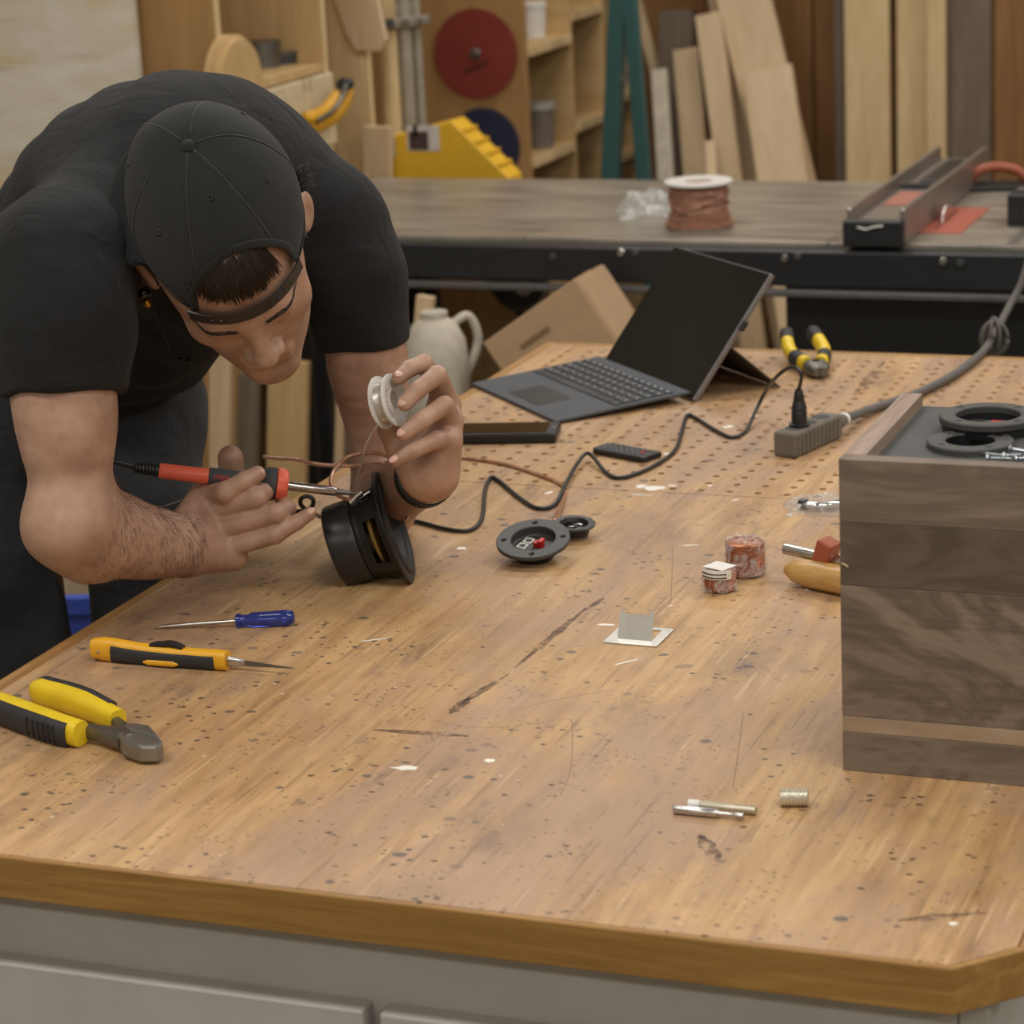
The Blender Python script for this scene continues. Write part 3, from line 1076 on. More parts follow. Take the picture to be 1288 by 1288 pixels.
carve(pl_jaw, MB().box((0, 0.006, 0.012), (0.0012, 0.026, 0.040)))
for sx in (-1, 1):
    path = cr([(sx * 0.010, 0.052, 0.013), (sx * 0.020, 0.075, 0.016), (sx * 0.026, 0.105, 0.022), (sx * 0.024, 0.140, 0.030), (sx * 0.020, 0.165, 0.037)], 5)
    h = MB().sweep(path, [(0.0098, 0.0115)] * len(path), 14, power=2.6).build('handle', M_YELLOW, pl, smooth=True)
    MB().sweep(path[3:8], [(0.0107, 0.0122)] * 5, 14, power=2.6).build('grip', M_BGRIP, h, smooth=True)
    MB().sweep(path[15:], [(0.0107, 0.0122)] * len(path[15:]), 14, power=2.6).build('grip', M_BGRIP, h, smooth=True)

# ------------------------------------------------------------------ loose terminal cup and tweeter on the bench
tc = on(672, 704, BZ)
Mt_ = xf((tc[0], tc[1], BZ), math.radians(-16))
tcup = thing('terminal_cup', 'loose round black terminal cup with a red clip tipped over on the bench', 'speaker terminal', Mt_)
tilt = Matrix.Translation((0, 0.0, 0.0225)) @ Matrix.Rotation(math.radians(14), 4, 'X') @ Matrix.Rotation(math.radians(6), 4, 'Y')
m_ = ring('flange', (0, 0, 0), 0.0435, 0.0262, 0.0045, tcup, M=tilt, phase=0.55)
MB().lathe([(0.0001, -0.0075), (0.0245, -0.0075), (0.0262, -0.006), (0.0268, 0.0040)], tilt, 36, caps=False).build('dish', M_CUP, tcup, smooth=True)
MB().lathe([(0.0001, -0.0185), (0.024, -0.0185), (0.0295, -0.010), (0.0295, 0.0)], tilt, 36, caps=False).build('cup_back', M_CUPD, tcup, smooth=True)
for yy in (-0.006, 0.007):
    m = MB()
    for s1, s2 in (((-0.0095, yy - 0.0045), (0.0085, 0.0012)), ((-0.0095, yy + 0.0045), (0.0085, 0.0012)), ((-0.0145, yy), (0.0012, 0.0102)), ((-0.0045, yy), (0.0012, 0.0102))):
        m.box((s1[0] - 0.003, s1[1], -0.0066), (s2[0], s2[1], 0.002), tilt)
    m.build('post_frame', M_WHITE, tcup)
MB().box((0.006, 0.002, -0.004), (0.012, 0.008, 0.007), tilt).box((0.009, 0.003, 0.001), (0.006, 0.010, 0.004), tilt).build('red_clip', M_RED, tcup, bevel=0.001)
MB().box((0.010, -0.010, -0.006), (0.012, 0.007, 0.006), tilt).build('black_clip', M_BLACKGLOSS, tcup, bevel=0.001)
for yy in (-0.006, 0.006):
    MB().box((-0.024, yy, -0.016), (0.010, 0.005, 0.0008), tilt).build('solder_tab', M_STEEL, tcup)

tw_c = on(722, 676, BZ)
tw = thing('tweeter', 'small round black tweeter with a bare wire lying behind the loose terminal cup', 'tweeter', xf((tw_c[0], tw_c[1], BZ), math.radians(-10)))
tl = Matrix.Translation((0, 0, 0.002)) @ Matrix.Rotation(math.radians(4), 4, 'X') @ Matrix.Rotation(math.radians(4), 4, 'Y')
MB().lathe([(0.0001, -0.001), (0.016, -0.001), (0.0175, 0.0), (0.0175, 0.003)], tl, 32).build('base_disc', M_GREYSTEEL, tw, smooth=True)
MB().lathe([(0.0165, 0.003), (0.0185, 0.004), (0.019, 0.013), (0.020, 0.014)], tl, 32, caps=False).build('cup', M_BLACKPL, tw, smooth=True)
MB().lathe([(0.0165, 0.0140), (0.0255, 0.0140), (0.026, 0.016), (0.0245, 0.0172), (0.018, 0.0168), (0.0155, 0.0120)], tl, 40, closed=True).build('flange', M_BLACKPL, tw, smooth=True)
MB().lathe([(0.0001, 0.0150), (0.005, 0.0145), (0.009, 0.0125), (0.0120, 0.0098), (0.0165, 0.0115)], tl, 32, caps=False).build('dome', plain('gloss_dome', (22, 22, 24), 0.08), tw, smooth=True)

# ------------------------------------------------------------------ film-wrapped inductor coils
def film_material():
    t = NT('shrink_film')
    f = t.noise(scale=75, detail=4, rough=0.65, dist=1.5)
    t.set('Base Color', srgb(214, 206, 202))
    t.set('Roughness', 0.12)
    t.set('Alpha', t.step(f, 0.42, 0.78))
    t.bump(t.noise(scale=120, detail=3, dist=2.0), 0.9, 0.003)
    return t.m


M_FILM = film_material()
M_COIL = plain('enamelled_copper_wire', (178, 112, 76), 0.35, 0.6, 0.2, 90)


def coil(px, py, r, h, label, lab=False, rz=0.0):
    c = on(px, py)
    root = thing('inductor_coil', label, 'coil', xf((c[0], c[1], BZ), rz))
    prof = [(r * 0.45, 0.002)]
    n = int(h / 0.0022)
    for k in range(n):
        z = 0.002 + k * (h - 0.006) / n
        prof += [(r * 0.90, z), (r * 0.94, z + 0.0011)]
    prof += [(r * 0.9, h - 0.004), (r * 0.45, h - 0.004)]
    MB().lathe(prof, n=40).build('winding', M_COIL, root, smooth=True, angle=60)
    MB().lathe([(r * 0.2, h * 0.4), (r * 0.44, h * 0.4), (r * 0.44, h - 0.004), (r * 0.2, h - 0.006)], n=24, closed=True).build('core_tube', M_DARKGREY, root, smooth=True)
    rr = random.Random(int(px))
    m = MB()
    ph = [rr.uniform(0, 6.28) for _ in range(6)]
    ks = [3, 5, 8, 11, 17, 23]
    prof = [(0.02, 0.0), (0.9, 0.0), (1.0, 0.06), (1.02, 0.3), (1.0, 0.6), (1.02, 0.86), (0.97, 0.97), (0.8, 1.0), (0.5, 0.97), (0.25, 0.99), (0.02, 0.96)]
    N = 56
    vs, fs = [], []
    for a_, (pr, pz) in enumerate(prof):
        for i in range(N):
            th = 2 * math.pi * i / N
            w = 1 + 0.055 * pr * sum(math.sin(k * th + p + a_ * 0.9) / (1 + 0.2 * j) for j, (k, p) in enumerate(zip(ks, ph))) / 2
            vs.append((r * pr * w * math.cos(th), r * pr * w * math.sin(th), max(0.0004, pz * h * (1 + 0.03 * math.sin(3 * th + a_)))))
    for a_ in range(len(prof) - 1):
        for i in range(N):
            fs.append((a_ * N + i, a_ * N + (i + 1) % N, (a_ + 1) * N + (i + 1) % N, (a_ + 1) * N + i))
    m.add(vs, fs).build('film_wrap', M_FILM, root, smooth=True, angle=25)
    if lab:
        lb = MB().sweep([(r * 1.05 * math.cos(a), r * 1.05 * math.sin(a), h * 0.86) for a in np.linspace(-2.75, -0.6, 16)], [(0.0005, 0.0055)] * 16, 4).build('paper_label', M_WHITE, root)
        MB().box((0, 0, h + 0.0014), (r * 1.5, r * 1.3, 0.0006), xf((0, 0.0, 0), -0.4)).build('paper_label', M_WHITE, root)
        for q_ in range(2):
            for k in range(9):
                a = -2.45 + k * 0.18
                MB().box((0, 0, 0), (0.0030, 0.0005, 0.0014), xf((r * 1.078 * math.cos(a), r * 1.078 * math.sin(a), h * 0.90 - q_ * 0.0042), a + math.pi / 2)).build('print_mark', M_BLACKGLOSS, lb)
    return root


coil(938, 722, 0.0235, 0.043, 'larger copper coil wrapped in clear crinkled film standing on the bench')
coil(906, 742, 0.0190, 0.0265, 'smaller film-wrapped copper coil with a white paper label', True)

# ------------------------------------------------------------------ bent sheet metal bracket
br = on(790, 803)
brk = thing('metal_bracket', 'bright sheet metal bracket with a bent-up tab lying on the bench', 'bracket', xf((-0.870, 2.427, BZ), math.radians(-1)))
m = MB()
t_ = 0.0012
for c, s in (((0.030, 0.007), (0.060, 0.014)), ((0.0055, 0.033), (0.011, 0.038)), ((0.0545, 0.033), (0.011, 0.038)), ((0.030, 0.0545), (0.060, 0.007))):
    m.box((c[0], c[1], t_ / 2 + 0.0003), (s[0], s[1], t_))
M_SHEET = plain('brushed_sheet_steel', (214, 213, 208), 0.30, 0.65, 0.08, 60)
m.build('plate', M_SHEET, brk)
MB().prism([(0.0, 0), (0.038, 0), (0.0385, 0.031), (0.0345, 0.031), (0.0340, 0.027), (0.0060, 0.027), (0.0055, 0.031), (0.001, 0.031)], 0, 0.0011,
           frame((0.0115, 0.0152, 0.0010), (0, -0.94, 0.30), (1, 0, 0))).build('bent_tab', M_SHEET, brk)

# ------------------------------------------------------------------ steel punch, rod and threaded insert
pa, pb = on(865, 1011, BZ + 0.004), on(951, 1020, BZ + 0.004)
az = math.atan2(pb[1] - pa[1], pb[0] - pa[0])
o = thing('aluminium_rod', 'plain dull silver rod lying against the steel punch', 'rod', xf((pa[0], pa[1], BZ + 0.0042), az))
L_ = float(np.linalg.norm(pb - pa))
MB().lathe([(0.0032, 0), (0.0040, 0.0008), (0.0040, L_ - 0.0008), (0.0034, L_)], frame((0, 0, 0), (1, 0, 0)), 18).build('shaft', plain('dull_aluminium', (190, 182, 162), 0.4, 0.8), o, smooth=True)
MB().lathe([(0.00425, 0), (0.00425, 0.010)], frame((0.001, 0, 0), (1, 0, 0)), 18).build('sleeve', M_WHITE, o, smooth=True)
pa, pb = on(849, 1016, BZ + 0.004), on(938, 1025, BZ + 0.004)
az = math.atan2(pb[1] - pa[1], pb[0] - pa[0])
o = thing('steel_punch', 'polished steel punch with a stepped thin end beside the plain rod', 'punch', xf((pa[0], pa[1] - 0.0035, BZ + 0.0042), az))
L_ = float(np.linalg.norm(pb - pa))
MB().lathe([(0.0036, 0), (0.0041, 0.0008), (0.0041, L_ * 0.60), (0.0036, L_ * 0.62)], frame((0, 0, 0), (1, 0, 0)), 18).build('barrel', M_STEEL, o, smooth=True)
MB().lathe([(0.0024, L_ * 0.615), (0.0020, L_ * 0.86), (0.0029, L_ * 0.88), (0.0026, L_ * 0.99), (0.001, L_)], frame((0, 0, 0), (1, 0, 0)), 14).build('point', M_STEEL, o, smooth=True)
pa, pb = on(981, 1003, BZ + 0.008), on(1017, 1003, BZ + 0.008)
az = math.atan2(pb[1] - pa[1], pb[0] - pa[0])
o = thing('threaded_insert', 'short threaded metal insert lying on its side near the walnut box', 'insert', xf((pa[0], pa[1], BZ + 0.0083), az))
L_ = float(np.linalg.norm(pb - pa))
prof = [(0.0050, 0), (0.0074, 0)]
n = 9
for k in range(n):
    z = k * L_ / n
    prof += [(0.0072, z + 0.0002), (0.0084, z + L_ / n * 0.4), (0.0084, z + L_ / n * 0.6), (0.0072, z + L_ / n * 0.95)]
prof += [(0.0050, L_), ]
MB().lathe(prof, frame((0, 0, 0), (1, 0, 0)), 24, closed=True).build('thread', plain('nickel_thread', (206, 200, 184), 0.3, 0.6), o, smooth=True, angle=60)
MB().lathe([(0.0049, 0.0005), (0.0049, L_ - 0.0005)], frame((0, 0, 0), (1, 0, 0)), 20, caps=False).build('bore', M_GREYSTEEL, o, smooth=True)

# ------------------------------------------------------------------ bar clamp tucked behind the walnut box
pa, pb = on(987, 690, BZ + 0.034), on(1100, 712, BZ + 0.034)
az = math.atan2(pb[1] - pa[1], pb[0] - pa[0])
cl = thing('bar_clamp', 'clamp with a wooden handle, orange jaw and steel bar behind the walnut box', 'clamp', xf((pa[0], pa[1], BZ), az))
MB().lathe([(0.0056, 0), (0.0066, 0.001), (0.0066, 0.13)], frame((0, 0, 0.034), (1, 0, -0.03)), 18).build('steel_bar', M_STEEL, cl, smooth=True)
MB().box((0, 0, 0), (0.020, 0.024, 0.044), xf((0.058, -0.004, 0.034), ry=0.32)).build('jaw', M_ORANGE, cl, bevel=0.003)
MB().box((0.066, -0.012, 0.022), (0.026, 0.014, 0.012)).build('jaw_foot', M_ORANGE, cl, bevel=0.002)
hp = [(0.014 + 0.10 * t, -0.016, 0.0165) for t in np.linspace(0, 1, 10)]
MB().sweep(hp, [0.006, 0.0125, 0.0148, 0.0158, 0.016, 0.016, 0.016, 0.016, 0.0155, 0.013], 20).build('wooden_handle', wood('varnished_handle_wood', (206, 168, 106), (176, 134, 74), 'X', 4, 0.35, 10), cl, smooth=True)

# ------------------------------------------------------------------ small clear bag with a chrome part
bc = on(1032, 638, BZ)
bag = thing('plastic_bag', 'small crinkled clear bag with a chrome fitting inside near the walnut box', 'plastic bag', xf((bc[0], bc[1], BZ), 0.3))


def bag_mesh(w, d, h, seed, N=22):
    rr = random.Random(seed)
    vs, fs = [], []
    ph = [(rr.uniform(-1, 1) * 9 / w * 0.06, rr.uniform(-1, 1) * 9 / d * 0.06, rr.uniform(0, 6.28)) for _ in range(9)]
    for side in (1, 0):
        for j in range(N + 1):
            for i in range(N + 1):
                u, v = i / N * 2 - 1, j / N * 2 - 1
                e = max(0, 1 - abs(u) ** 3) * max(0, 1 - abs(v) ** 3)
                cr_ = sum(math.sin(a * i * 2.2 + b * j * 2.2 + c) for a, b, c in ph) / 5
                z = 0.0008 + (h * e * (0.75 + 0.35 * cr_) if side else 0.0)
                vs.append((u * w / 2 * (1 + 0.05 * math.sin(v * 5)), v * d / 2 * (1 + 0.06 * math.sin(u * 4)), max(0.0006 if side else 0.0002, z)))
    n = (N + 1) ** 2
    for s in (0, 1):
        for j in range(N):
            for i in range(N):
                a = s * n + j * (N + 1) + i
                fs.append((a, a + 1, a + N + 2, a + N + 1))
    return MB().add(vs, fs)


def bag_film(name, lo=0.52, hi=0.80):
    t = NT(name)
    f = t.noise(scale=60, detail=4, rough=0.7, dist=1.0)
    t.set('Base Color', srgb(226, 226, 224))
    t.set('Roughness', 0.1)
    t.set('Alpha', t.math('ADD', 0.10, t.math('MULTIPLY', t.step(f, lo, hi), 0.7)))
    t.bump(t.noise(scale=90, detail=3, dist=1.5), 0.7, 0.003)
    return t.m


M_BAG = bag_film('clear_bag_film')
bag_mesh(0.085, 0.075, 0.016, 3).build('film', M_BAG, bag, smooth=True, angle=30)
MB().sweep(cr([(-0.018, -0.010, 0.0065), (-0.004, -0.016, 0.0065), (0.012, -0.014, 0.0065), (0.026, -0.004, 0.0065)], 6), 0.0048, 12).build('chrome_fitting', plain('chrome', (210, 212, 214), 0.08, 1.0), bag, smooth=True)
MB().lathe([(0.0001, 0), (0.006, 0), (0.0065, 0.001), (0.0065, 0.010), (0.004, 0.011), (0.0001, 0.011)], frame((-0.026, -0.006, 0.0072), (1, -0.4, 0)), 18).build('black_cap', M_BLACKGLOSS, bag, smooth=True)

# ------------------------------------------------------------------ screwdriver
pa, pb = on(194, 788, BZ + 0.003), on(371, 777, BZ + 0.009)
az = math.atan2(pb[1] - pa[1], pb[0] - pa[0])
L_ = float(np.linalg.norm(pb - pa))
sd = thing('screwdriver', 'screwdriver with a translucent blue fluted handle and thin steel shaft', 'screwdriver', xf((pa[0], pa[1], BZ), az))
tz = 0.0075 / L_
hs = L_ * 0.585
Mh = frame((0, 0, 0.0024), (1, 0, tz), (0, 0, 1))
MB().lathe([(0.0006, 0), (0.0016, 0.006), (0.0022, 0.014), (0.0022, hs + 0.006)], Mh, 14).build('shaft', M_STEEL, sd, smooth=True)
tb_ = NT('translucent_blue_acetate')
tb_.set('Base Color', srgb(70, 92, 196))
tb_.set('Roughness', 0.08)
tb_.set('Transmission Weight', 0.75)
tb_.set('IOR', 1.45)
hl = L_ - hs
m = MB()
prof = [(0.0070, 0), (0.0082, 0.001), (0.0082, 0.005), (0.0066, 0.006), (0.0068, 0.014), (0.0088, 0.017), (0.0090, hl - 0.016), (0.0086, hl - 0.006), (0.0060, hl - 0.001), (0.0001, hl)]
N = 36
vs, fs = [], []
for r, z in prof:
    fl = 0.07 if 0.015 < z < hl - 0.010 else 0.0
    for i in range(N):
        a = 2 * math.pi * i / N
        rr_ = r * (1 - fl * (0.5 + 0.5 * math.cos(6 * a)))
        vs.append((rr_ * math.cos(a), rr_ * math.sin(a), z + hs))
for j in range(len(prof) - 1):
    for i in range(N):
        fs.append((j * N + i, j * N + (i + 1) % N, (j + 1) * N + (i + 1) % N, (j + 1) * N + i))
fs.append(tuple(range(N - 1, -1, -1)))
m.add(vs, fs, Mh).build('handle', tb_.m, sd, smooth=True, angle=35)

# ------------------------------------------------------------------ retractable knife / jab saw with amber and black handle
pa, pb = on(116, 832, BZ), on(284, 845, BZ)
az = math.atan2(pb[1] - pa[1], pb[0] - pa[0])
kn = thing('jab_knife', 'amber and black handled utility saw with a slim pointed blade', 'knife', xf((pa[0], pa[1], BZ), az))
L_ = float(np.linalg.norm(pb - pa))
path = [(L_ * t, 0.006, 0.0125) for t in np.linspace(0, 1, 14)]
hh = [0.0105, 0.0125, 0.0125, 0.0118, 0.0112, 0.0108, 0.0106, 0.0104, 0.0102, 0.0102, 0.0102, 0.0102, 0.0104, 0.0100]
path = [(x_, y_, h_) for (x_, y_, z_), h_ in zip(path, [0.0132, 0.0132, 0.0128, 0.012, 0.0114, 0.011, 0.0108, 0.0106, 0.0104, 0.0104, 0.0104, 0.0104, 0.0106, 0.0102])]
body = MB().sweep(path, [(0.0085, h) for h in hh], 20, power=3.2).build('handle', M_AMBER, kn, smooth=True)
MB().sweep([(a, b, c - 0.0012) for a, b, c in path[2:13]], [(0.0094, h * 0.90) for h in hh[2:13]], 20, power=3.4).build('grip', M_BGRIP, body, smooth=True)
MB().sweep([(L_ * t, -0.0036, 0.0050) for t in np.linspace(0.40, 0.66, 8)], [(0.0006, 0.001)] + [(0.0012, 0.0030)] * 6 + [(0.0006, 0.001)], 12).build('inlay', M_AMBER, body, smooth=True)
MB().sweep([(L_ * t, 0.006, 0.0215 + b) for t, b in ((0.44, -0.001), (0.48, 0.001), (0.54, 0.0018), (0.58, 0.0035), (0.64, 0.0018), (0.68, -0.001))], [(0.0045, 0.003)] * 6, 12, power=3).build('slider', M_BLACKPL, body, smooth=True)
MB().lathe([(0.0001, 0.0012), (0.0016, 0.001), (0.002, 0)], frame((0.010, -0.0026, 0.012), (0, -1, 0)), 12).build('screw', M_STEEL, body, smooth=True)
MB().prism([(0, -0.0060), (0.014, -0.0052), (0.020, -0.0036), (L_ * 0.49, 0.0005), (L_ * 0.49, 0.0012), (0.020, 0.0026), (0.0, 0.0045)], -0.0006, 0.0006,
           frame((L_ - 0.002, 0.006, 0.0104), (0, -1, 0.0), (1, 0, -0.05))).build('blade', M_GREYSTEEL, kn)
MB().sweep([(L_ - 0.002, 0.006, 0.0098), (L_ + 0.012, 0.006, 0.0095), (L_ + 0.020, 0.006, 0.0092)], [(0.003, 0.0058), (0.0026, 0.0045), (0.0006, 0.003)], 10, power=3).build('blade_clamp', M_STEEL, kn, smooth=True)

# ------------------------------------------------------------------ diagonal cutters
hd = on(152, 930, BZ)
dc = thing('diagonal_cutters', 'diagonal cutting pliers with thick yellow and black handles and steel jaws', 'pliers', xf((hd[0], hd[1], BZ)))


def dl(px, py, z):
    p = on(px, py, BZ + z)
    return (p[0] - hd[0], p[1] - hd[1], z)


HU = cr([dl(44, 868, .014), dl(62, 873, .014), dl(85, 879, .014), dl(108, 887, .014), dl(130, 897, .013), dl(149, 906, .012)], 4)
rU = [(lerp([0, .1, .5, .8, 1], [.008, .0115, .0125, .0105, .0095], t), lerp([0, .1, .6, 1], [.010, .0138, .0138, .0105], t)) for t in np.linspace(0, 1, len(HU))]
u1 = MB().sweep(HU, rU, 18, power=3).build('handle', M_YELLOW, dc, smooth=True)
gU = [(p[0] + 0.002, p[1] + 0.0062, p[2] + 0.0010) for p in HU[1:18]]
MB().sweep(gU, [(a * 0.62, b) for a, b in rU[1:18]], 16, power=3).build('grip', M_BGRIP, u1, smooth=True)
HL = cr([dl(-45, 874, .014), dl(-20, 884, .014), dl(0, 889, .014), dl(25, 898, .0145), dl(55, 909, .0145), dl(80, 917, .014), dl(102, 923, .013)], 4)
rL = [(lerp([0, .1, .5, .8, 1], [.008, .0115, .0120, .0118, .0110], t), lerp([0, .1, .7, 1], [.010, .0138, .0142, .0125], t)) for t in np.linspace(0, 1, len(HL))]
l1 = MB().sweep(HL, rL, 18, power=3).build('handle', M_YELLOW, dc, smooth=True)
gL = [(p[0] - 0.0012, p[1] - 0.0040, p[2] - 0.0012) for p in HL[:-2]]
lg = MB().sweep(gL, [(a * 0.90, b * 0.985) for a, b in rL[:-2]], 16, power=3).build('grip', M_BGRIP, l1, smooth=True)
for k in list(range(1, 10, 1)) + list(range(15, 21)):
    p = Vector(gL[min(k, len(gL) - 1)])
    MB().box((0, 0, 0), (0.0024, 0.0030, 0.019), xf((p.x - 0.003, p.y - 0.0098, p.z), -0.38)).build('grip_rib', M_BLACKPL, lg, bevel=0.001)
# steel arms and jaws
arm1 = [dl(100, 918, .011), dl(118, 921, .011), dl(138, 925, .012), dl(160, 930, .012)]
MB().sweep(arm1, [(.0060, .0072), (.0062, .0075), (.009, .008), (.0125, .0085)], 14, power=3.5).build('steel_arm', M_GREYSTEEL, dc, smooth=True)
arm2 = [dl(140, 904, .010), dl(150, 913, .010), dl(158, 921, .011), dl(166, 928, .012)]
MB().sweep(arm2, [(.0050, .006), (.0055, .0065), (.007, .0075), (.009, .008)], 14, power=3.5).build('steel_arm', M_GREYSTEEL, dc, smooth=True)
ja = [dl(158, 927, .012), dl(172, 929, .0125), dl(186, 931, .012), dl(198, 934, .010), dl(204, 936, .008)]
M_JAW = plain('ground_jaw_steel', (148, 146, 142), 0.38, 0.85, 0.08, 70)
for out_ in (((156, 913), (170, 911), (188, 914), (203, 931), (177, 924), (160, 921)), ((147, 924), (160, 921), (177, 924.5), (204, 932), (205, 937), (197, 941), (174, 941), (154, 934))):
    pts = [dl(a, b, 0.018)[:2] for a, b in out_]
    MB().prism(pts, 0.003, 0.0205).build('jaw', M_JAW, dc, bevel=0.003, seg=2)
MB().lathe([(0.0001, 0.0235), (0.0045, 0.0235), (0.0055, 0.022), (0.0055, 0.016)], xf(dl(162, 923, 0.0205)[:2] + (-0.0015,)), 18).build('pivot', M_GREYSTEEL, dc, smooth=True)


# ------------------------------------------------------------------ woofer being soldered
def img_dir(rx, uy, tow):
    """Direction from components right / up / towards the lens."""
    v = rx * RT + uy * UP - tow * FW
    return v / np.linalg.norm(v)


ax = img_dir(0.940, 0.322, 0.12)
fc = at(494, 664.5, 2.965)                                   # centre of the front flange
M_w = frame(fc, ax, (0, 0, 1))
base_w = np.array([fc[0], fc[1], BZ])
wo = thing('woofer', 'black woofer driver standing on its magnet edge while its terminals are soldered', 'speaker driver', xf(base_w))
Mw = xf(base_w).inverted() @ M_w
M_MAG = plain('satin_black_magnet', (30, 30, 31), 0.34, 0, 0.1, 60)
M_BASK = plain('black_steel_basket', (24, 24, 25), 0.4, 0.2, 0.1)
RF = 0.0685
MB().lathe([(RF - 0.012, 0.0), (RF - 0.001, 0.0), (RF, 0.0008), (RF, 0.0022), (RF - 0.001, 0.003), (RF - 0.010, 0.0045), (RF - 0.012, 0.003)], Mw, 64, closed=True).build('flange', M_BASK, wo, smooth=True, angle=50)
MB().lathe([(RF - 0.011, 0.003), (RF - 0.014, 0.0065), (RF - 0.019, 0.007), (RF - 0.024, 0.0045), (RF - 0.026, 0.001)], Mw, 64, caps=False).build('surround', M_BLACKRUB, wo, smooth=True)
MB().lathe([(RF - 0.026, 0.001), (0.018, -0.014), (0.017, -0.013), (0.010, -0.007), (0.0001, -0.005)], Mw, 64, caps=False).build('cone', plain('black_cone', (28, 28, 30), 0.5), wo, smooth=True)
# basket: ring wall with windows (posts between an upper and a lower hoop)
MB().lathe([(0.0465, -0.0310), (0.0480, -0.0310), (0.0500, -0.0235), (0.0485, -0.0235)], Mw, 64, closed=True).build('basket_hoop', M_BASK, wo, smooth=True, angle=50)
MB().lathe([(0.0545, -0.0065), (0.0560, -0.0065), (0.0580, 0.0005), (0.0565, 0.0005)], Mw, 64, closed=True).build('basket_hoop', M_BASK, wo, smooth=True, angle=50)
for k in range(4):
    a0 = 2 * math.pi * k / 4 + 0.72
    vs, fs = [], []
    na = 8
    for i in range(na + 1):
        a = a0 + (i / na - 0.5) * 0.52
        for r, z in ((0.0484, -0.0245), (0.0500, -0.0245), (0.0562, -0.0055), (0.0546, -0.0055)):
            vs.append((r * math.cos(a), r * math.sin(a), z))
    for i in range(na):
        for j in range(4):
            fs.append((i * 4 + j, i * 4 + (j + 1) % 4, i * 4 + 4 + (j + 1) % 4, i * 4 + 4 + j))
    fs += [(0, 1, 2, 3), tuple(na * 4 + j for j in (3, 2, 1, 0))]
    MB().add(vs, fs, Mw).build('basket_post', M_BASK, wo, smooth=True, angle=40)
MB().lathe([(0.0001, -0.022), (0.030, -0.022), (0.042, -0.020), (0.044, -0.016), (0.030, -0.015), (0.0001, -0.015)], Mw, 48).build('spider', plain('amber_spider_cloth', (150, 118, 60), 0.6), wo, smooth=True)
MB().lathe([(0.0140, -0.024), (0.0150, -0.024), (0.0150, -0.004), (0.0140, -0.004)], Mw, 32, closed=True).build('voice_coil', M_COPPER, wo, smooth=True)
MB().lathe([(0.0001, -0.0365), (0.0470, -0.0365), (0.0478, -0.0355), (0.0478, -0.0310), (0.0001, -0.0310)], Mw, 64).build('top_plate', M_BASK, wo, smooth=True, angle=40)
MB().lathe([(0.0001, -0.0710), (0.0440, -0.0710), (0.0482, -0.0690), (0.0492, -0.0650), (0.0492, -0.0410), (0.0480, -0.0370), (0.0001, -0.0368)], Mw, 64).build('magnet_cover', M_MAG, wo, smooth=True, angle=50)
# solder terminals on top of the basket
td = Vector((ax[0], ax[1], ax[2]))
upv = Vector(UP - ax * np.dot(UP, ax)).normalized()


def wl(p):
    return tuple(Vector(p) - Vector(base_w))


for k, (a, b) in enumerate((((448, 628, 2.952), (471, 613, 2.952)), ((441, 634, 2.945), (456, 620, 2.945)))):
    MB().sweep([wl(at(*a)), wl(at((a[0] + b[0]) / 2, (a[1] + b[1]) / 2 - 1, a[2])), wl(at(*b))], [(0.0026, 0.0008)] * 3, 8, up=None).build('solder_lug', M_STEEL, wo, smooth=True)
MB().box((0, 0, 0), (0.010, 0.014, 0.003), frame(wl(at(455, 631, 2.953)), tuple(UP), tuple(ax))).build('terminal_strip', M_BASK, wo)
# ------------------------------------------------------------------ soldering iron
tip = at(456, 622, 2.948)
hand_end = at(200, 592, 2.912)
dv = tip - hand_end
LI = float(np.linalg.norm(dv))
iron_base = hand_end.copy()
iron = thing('soldering_iron', 'orange and charcoal soldering iron with a steel barrel held in the right hand', 'soldering iron', xf(iron_base))
Mi = frame((0, 0, 0), dv, tuple(UP))
f = LI / 258.0                                             # metres per photo pixel along the iron
M_IRON = plain('orange_red_handle', (222, 100, 74), 0.42, 0, 0.05, 40)
M_IGRIP = plain('charcoal_soft_grip', (58, 60, 62), 0.7, 0, 0.06, 40)
MB().lathe([(0.0078, 0), (0.0088, 0.002), (0.0090, 60 * f), (0.0095, 110 * f), (0.0098, 132 * f)], Mi, 28).build('handle', M_IRON, iron, smooth=True)
MB().lathe([(0.0096, 62 * f), (0.0104, 64 * f), (0.0104, 112 * f), (0.0112, 122 * f), (0.0155, 131 * f), (0.0188, 137 * f), (0.0192, 146 * f), (0.0150, 148 * f)], Mi, 32).build('grip', M_IGRIP, iron, smooth=True, angle=50)
MB().lathe([(0.0120, 147.5 * f), (0.0196, 147.5 * f), (0.0200, 150 * f), (0.0192, 158 * f), (0.0176, 162 * f), (0.0050, 162.5 * f)], Mi, 10).build('heat_collar', M_IRON, iron, smooth=True, angle=30, bevel=0.0015)
MB().lathe([(0.0052, 160 * f), (0.0054, 163 * f), (0.0054, 222 * f), (0.0047, 224 * f)], Mi, 20).build('barrel', plain('heat_tinted_steel', (168, 160, 158), 0.22, 1.0, 0.15, 60), iron, smooth=True)
MB().lathe([(0.0036, 223 * f), (0.0036, 228 * f), (0.0020, 246 * f), (0.0006, 257 * f)], Mi, 14).build('tip', M_GREYSTEEL, iron, smooth=True)
prof = []
for k in range(7):
    z = -30 * f + k * 4.2 * f
    prof += [(0.0050 + k * 0.0002, z), (0.0064 + k * 0.0002, z + 0.6 * f), (0.0064 + k * 0.0002, z + 2.6 * f), (0.0050 + k * 0.0002, z + 3.2 * f)]
MB().lathe([(0.0034, -31 * f)] + prof + [(0.0060, 0.001)], Mi, 20).build('strain_relief', M_BLACKPL, iron, smooth=True, angle=60)
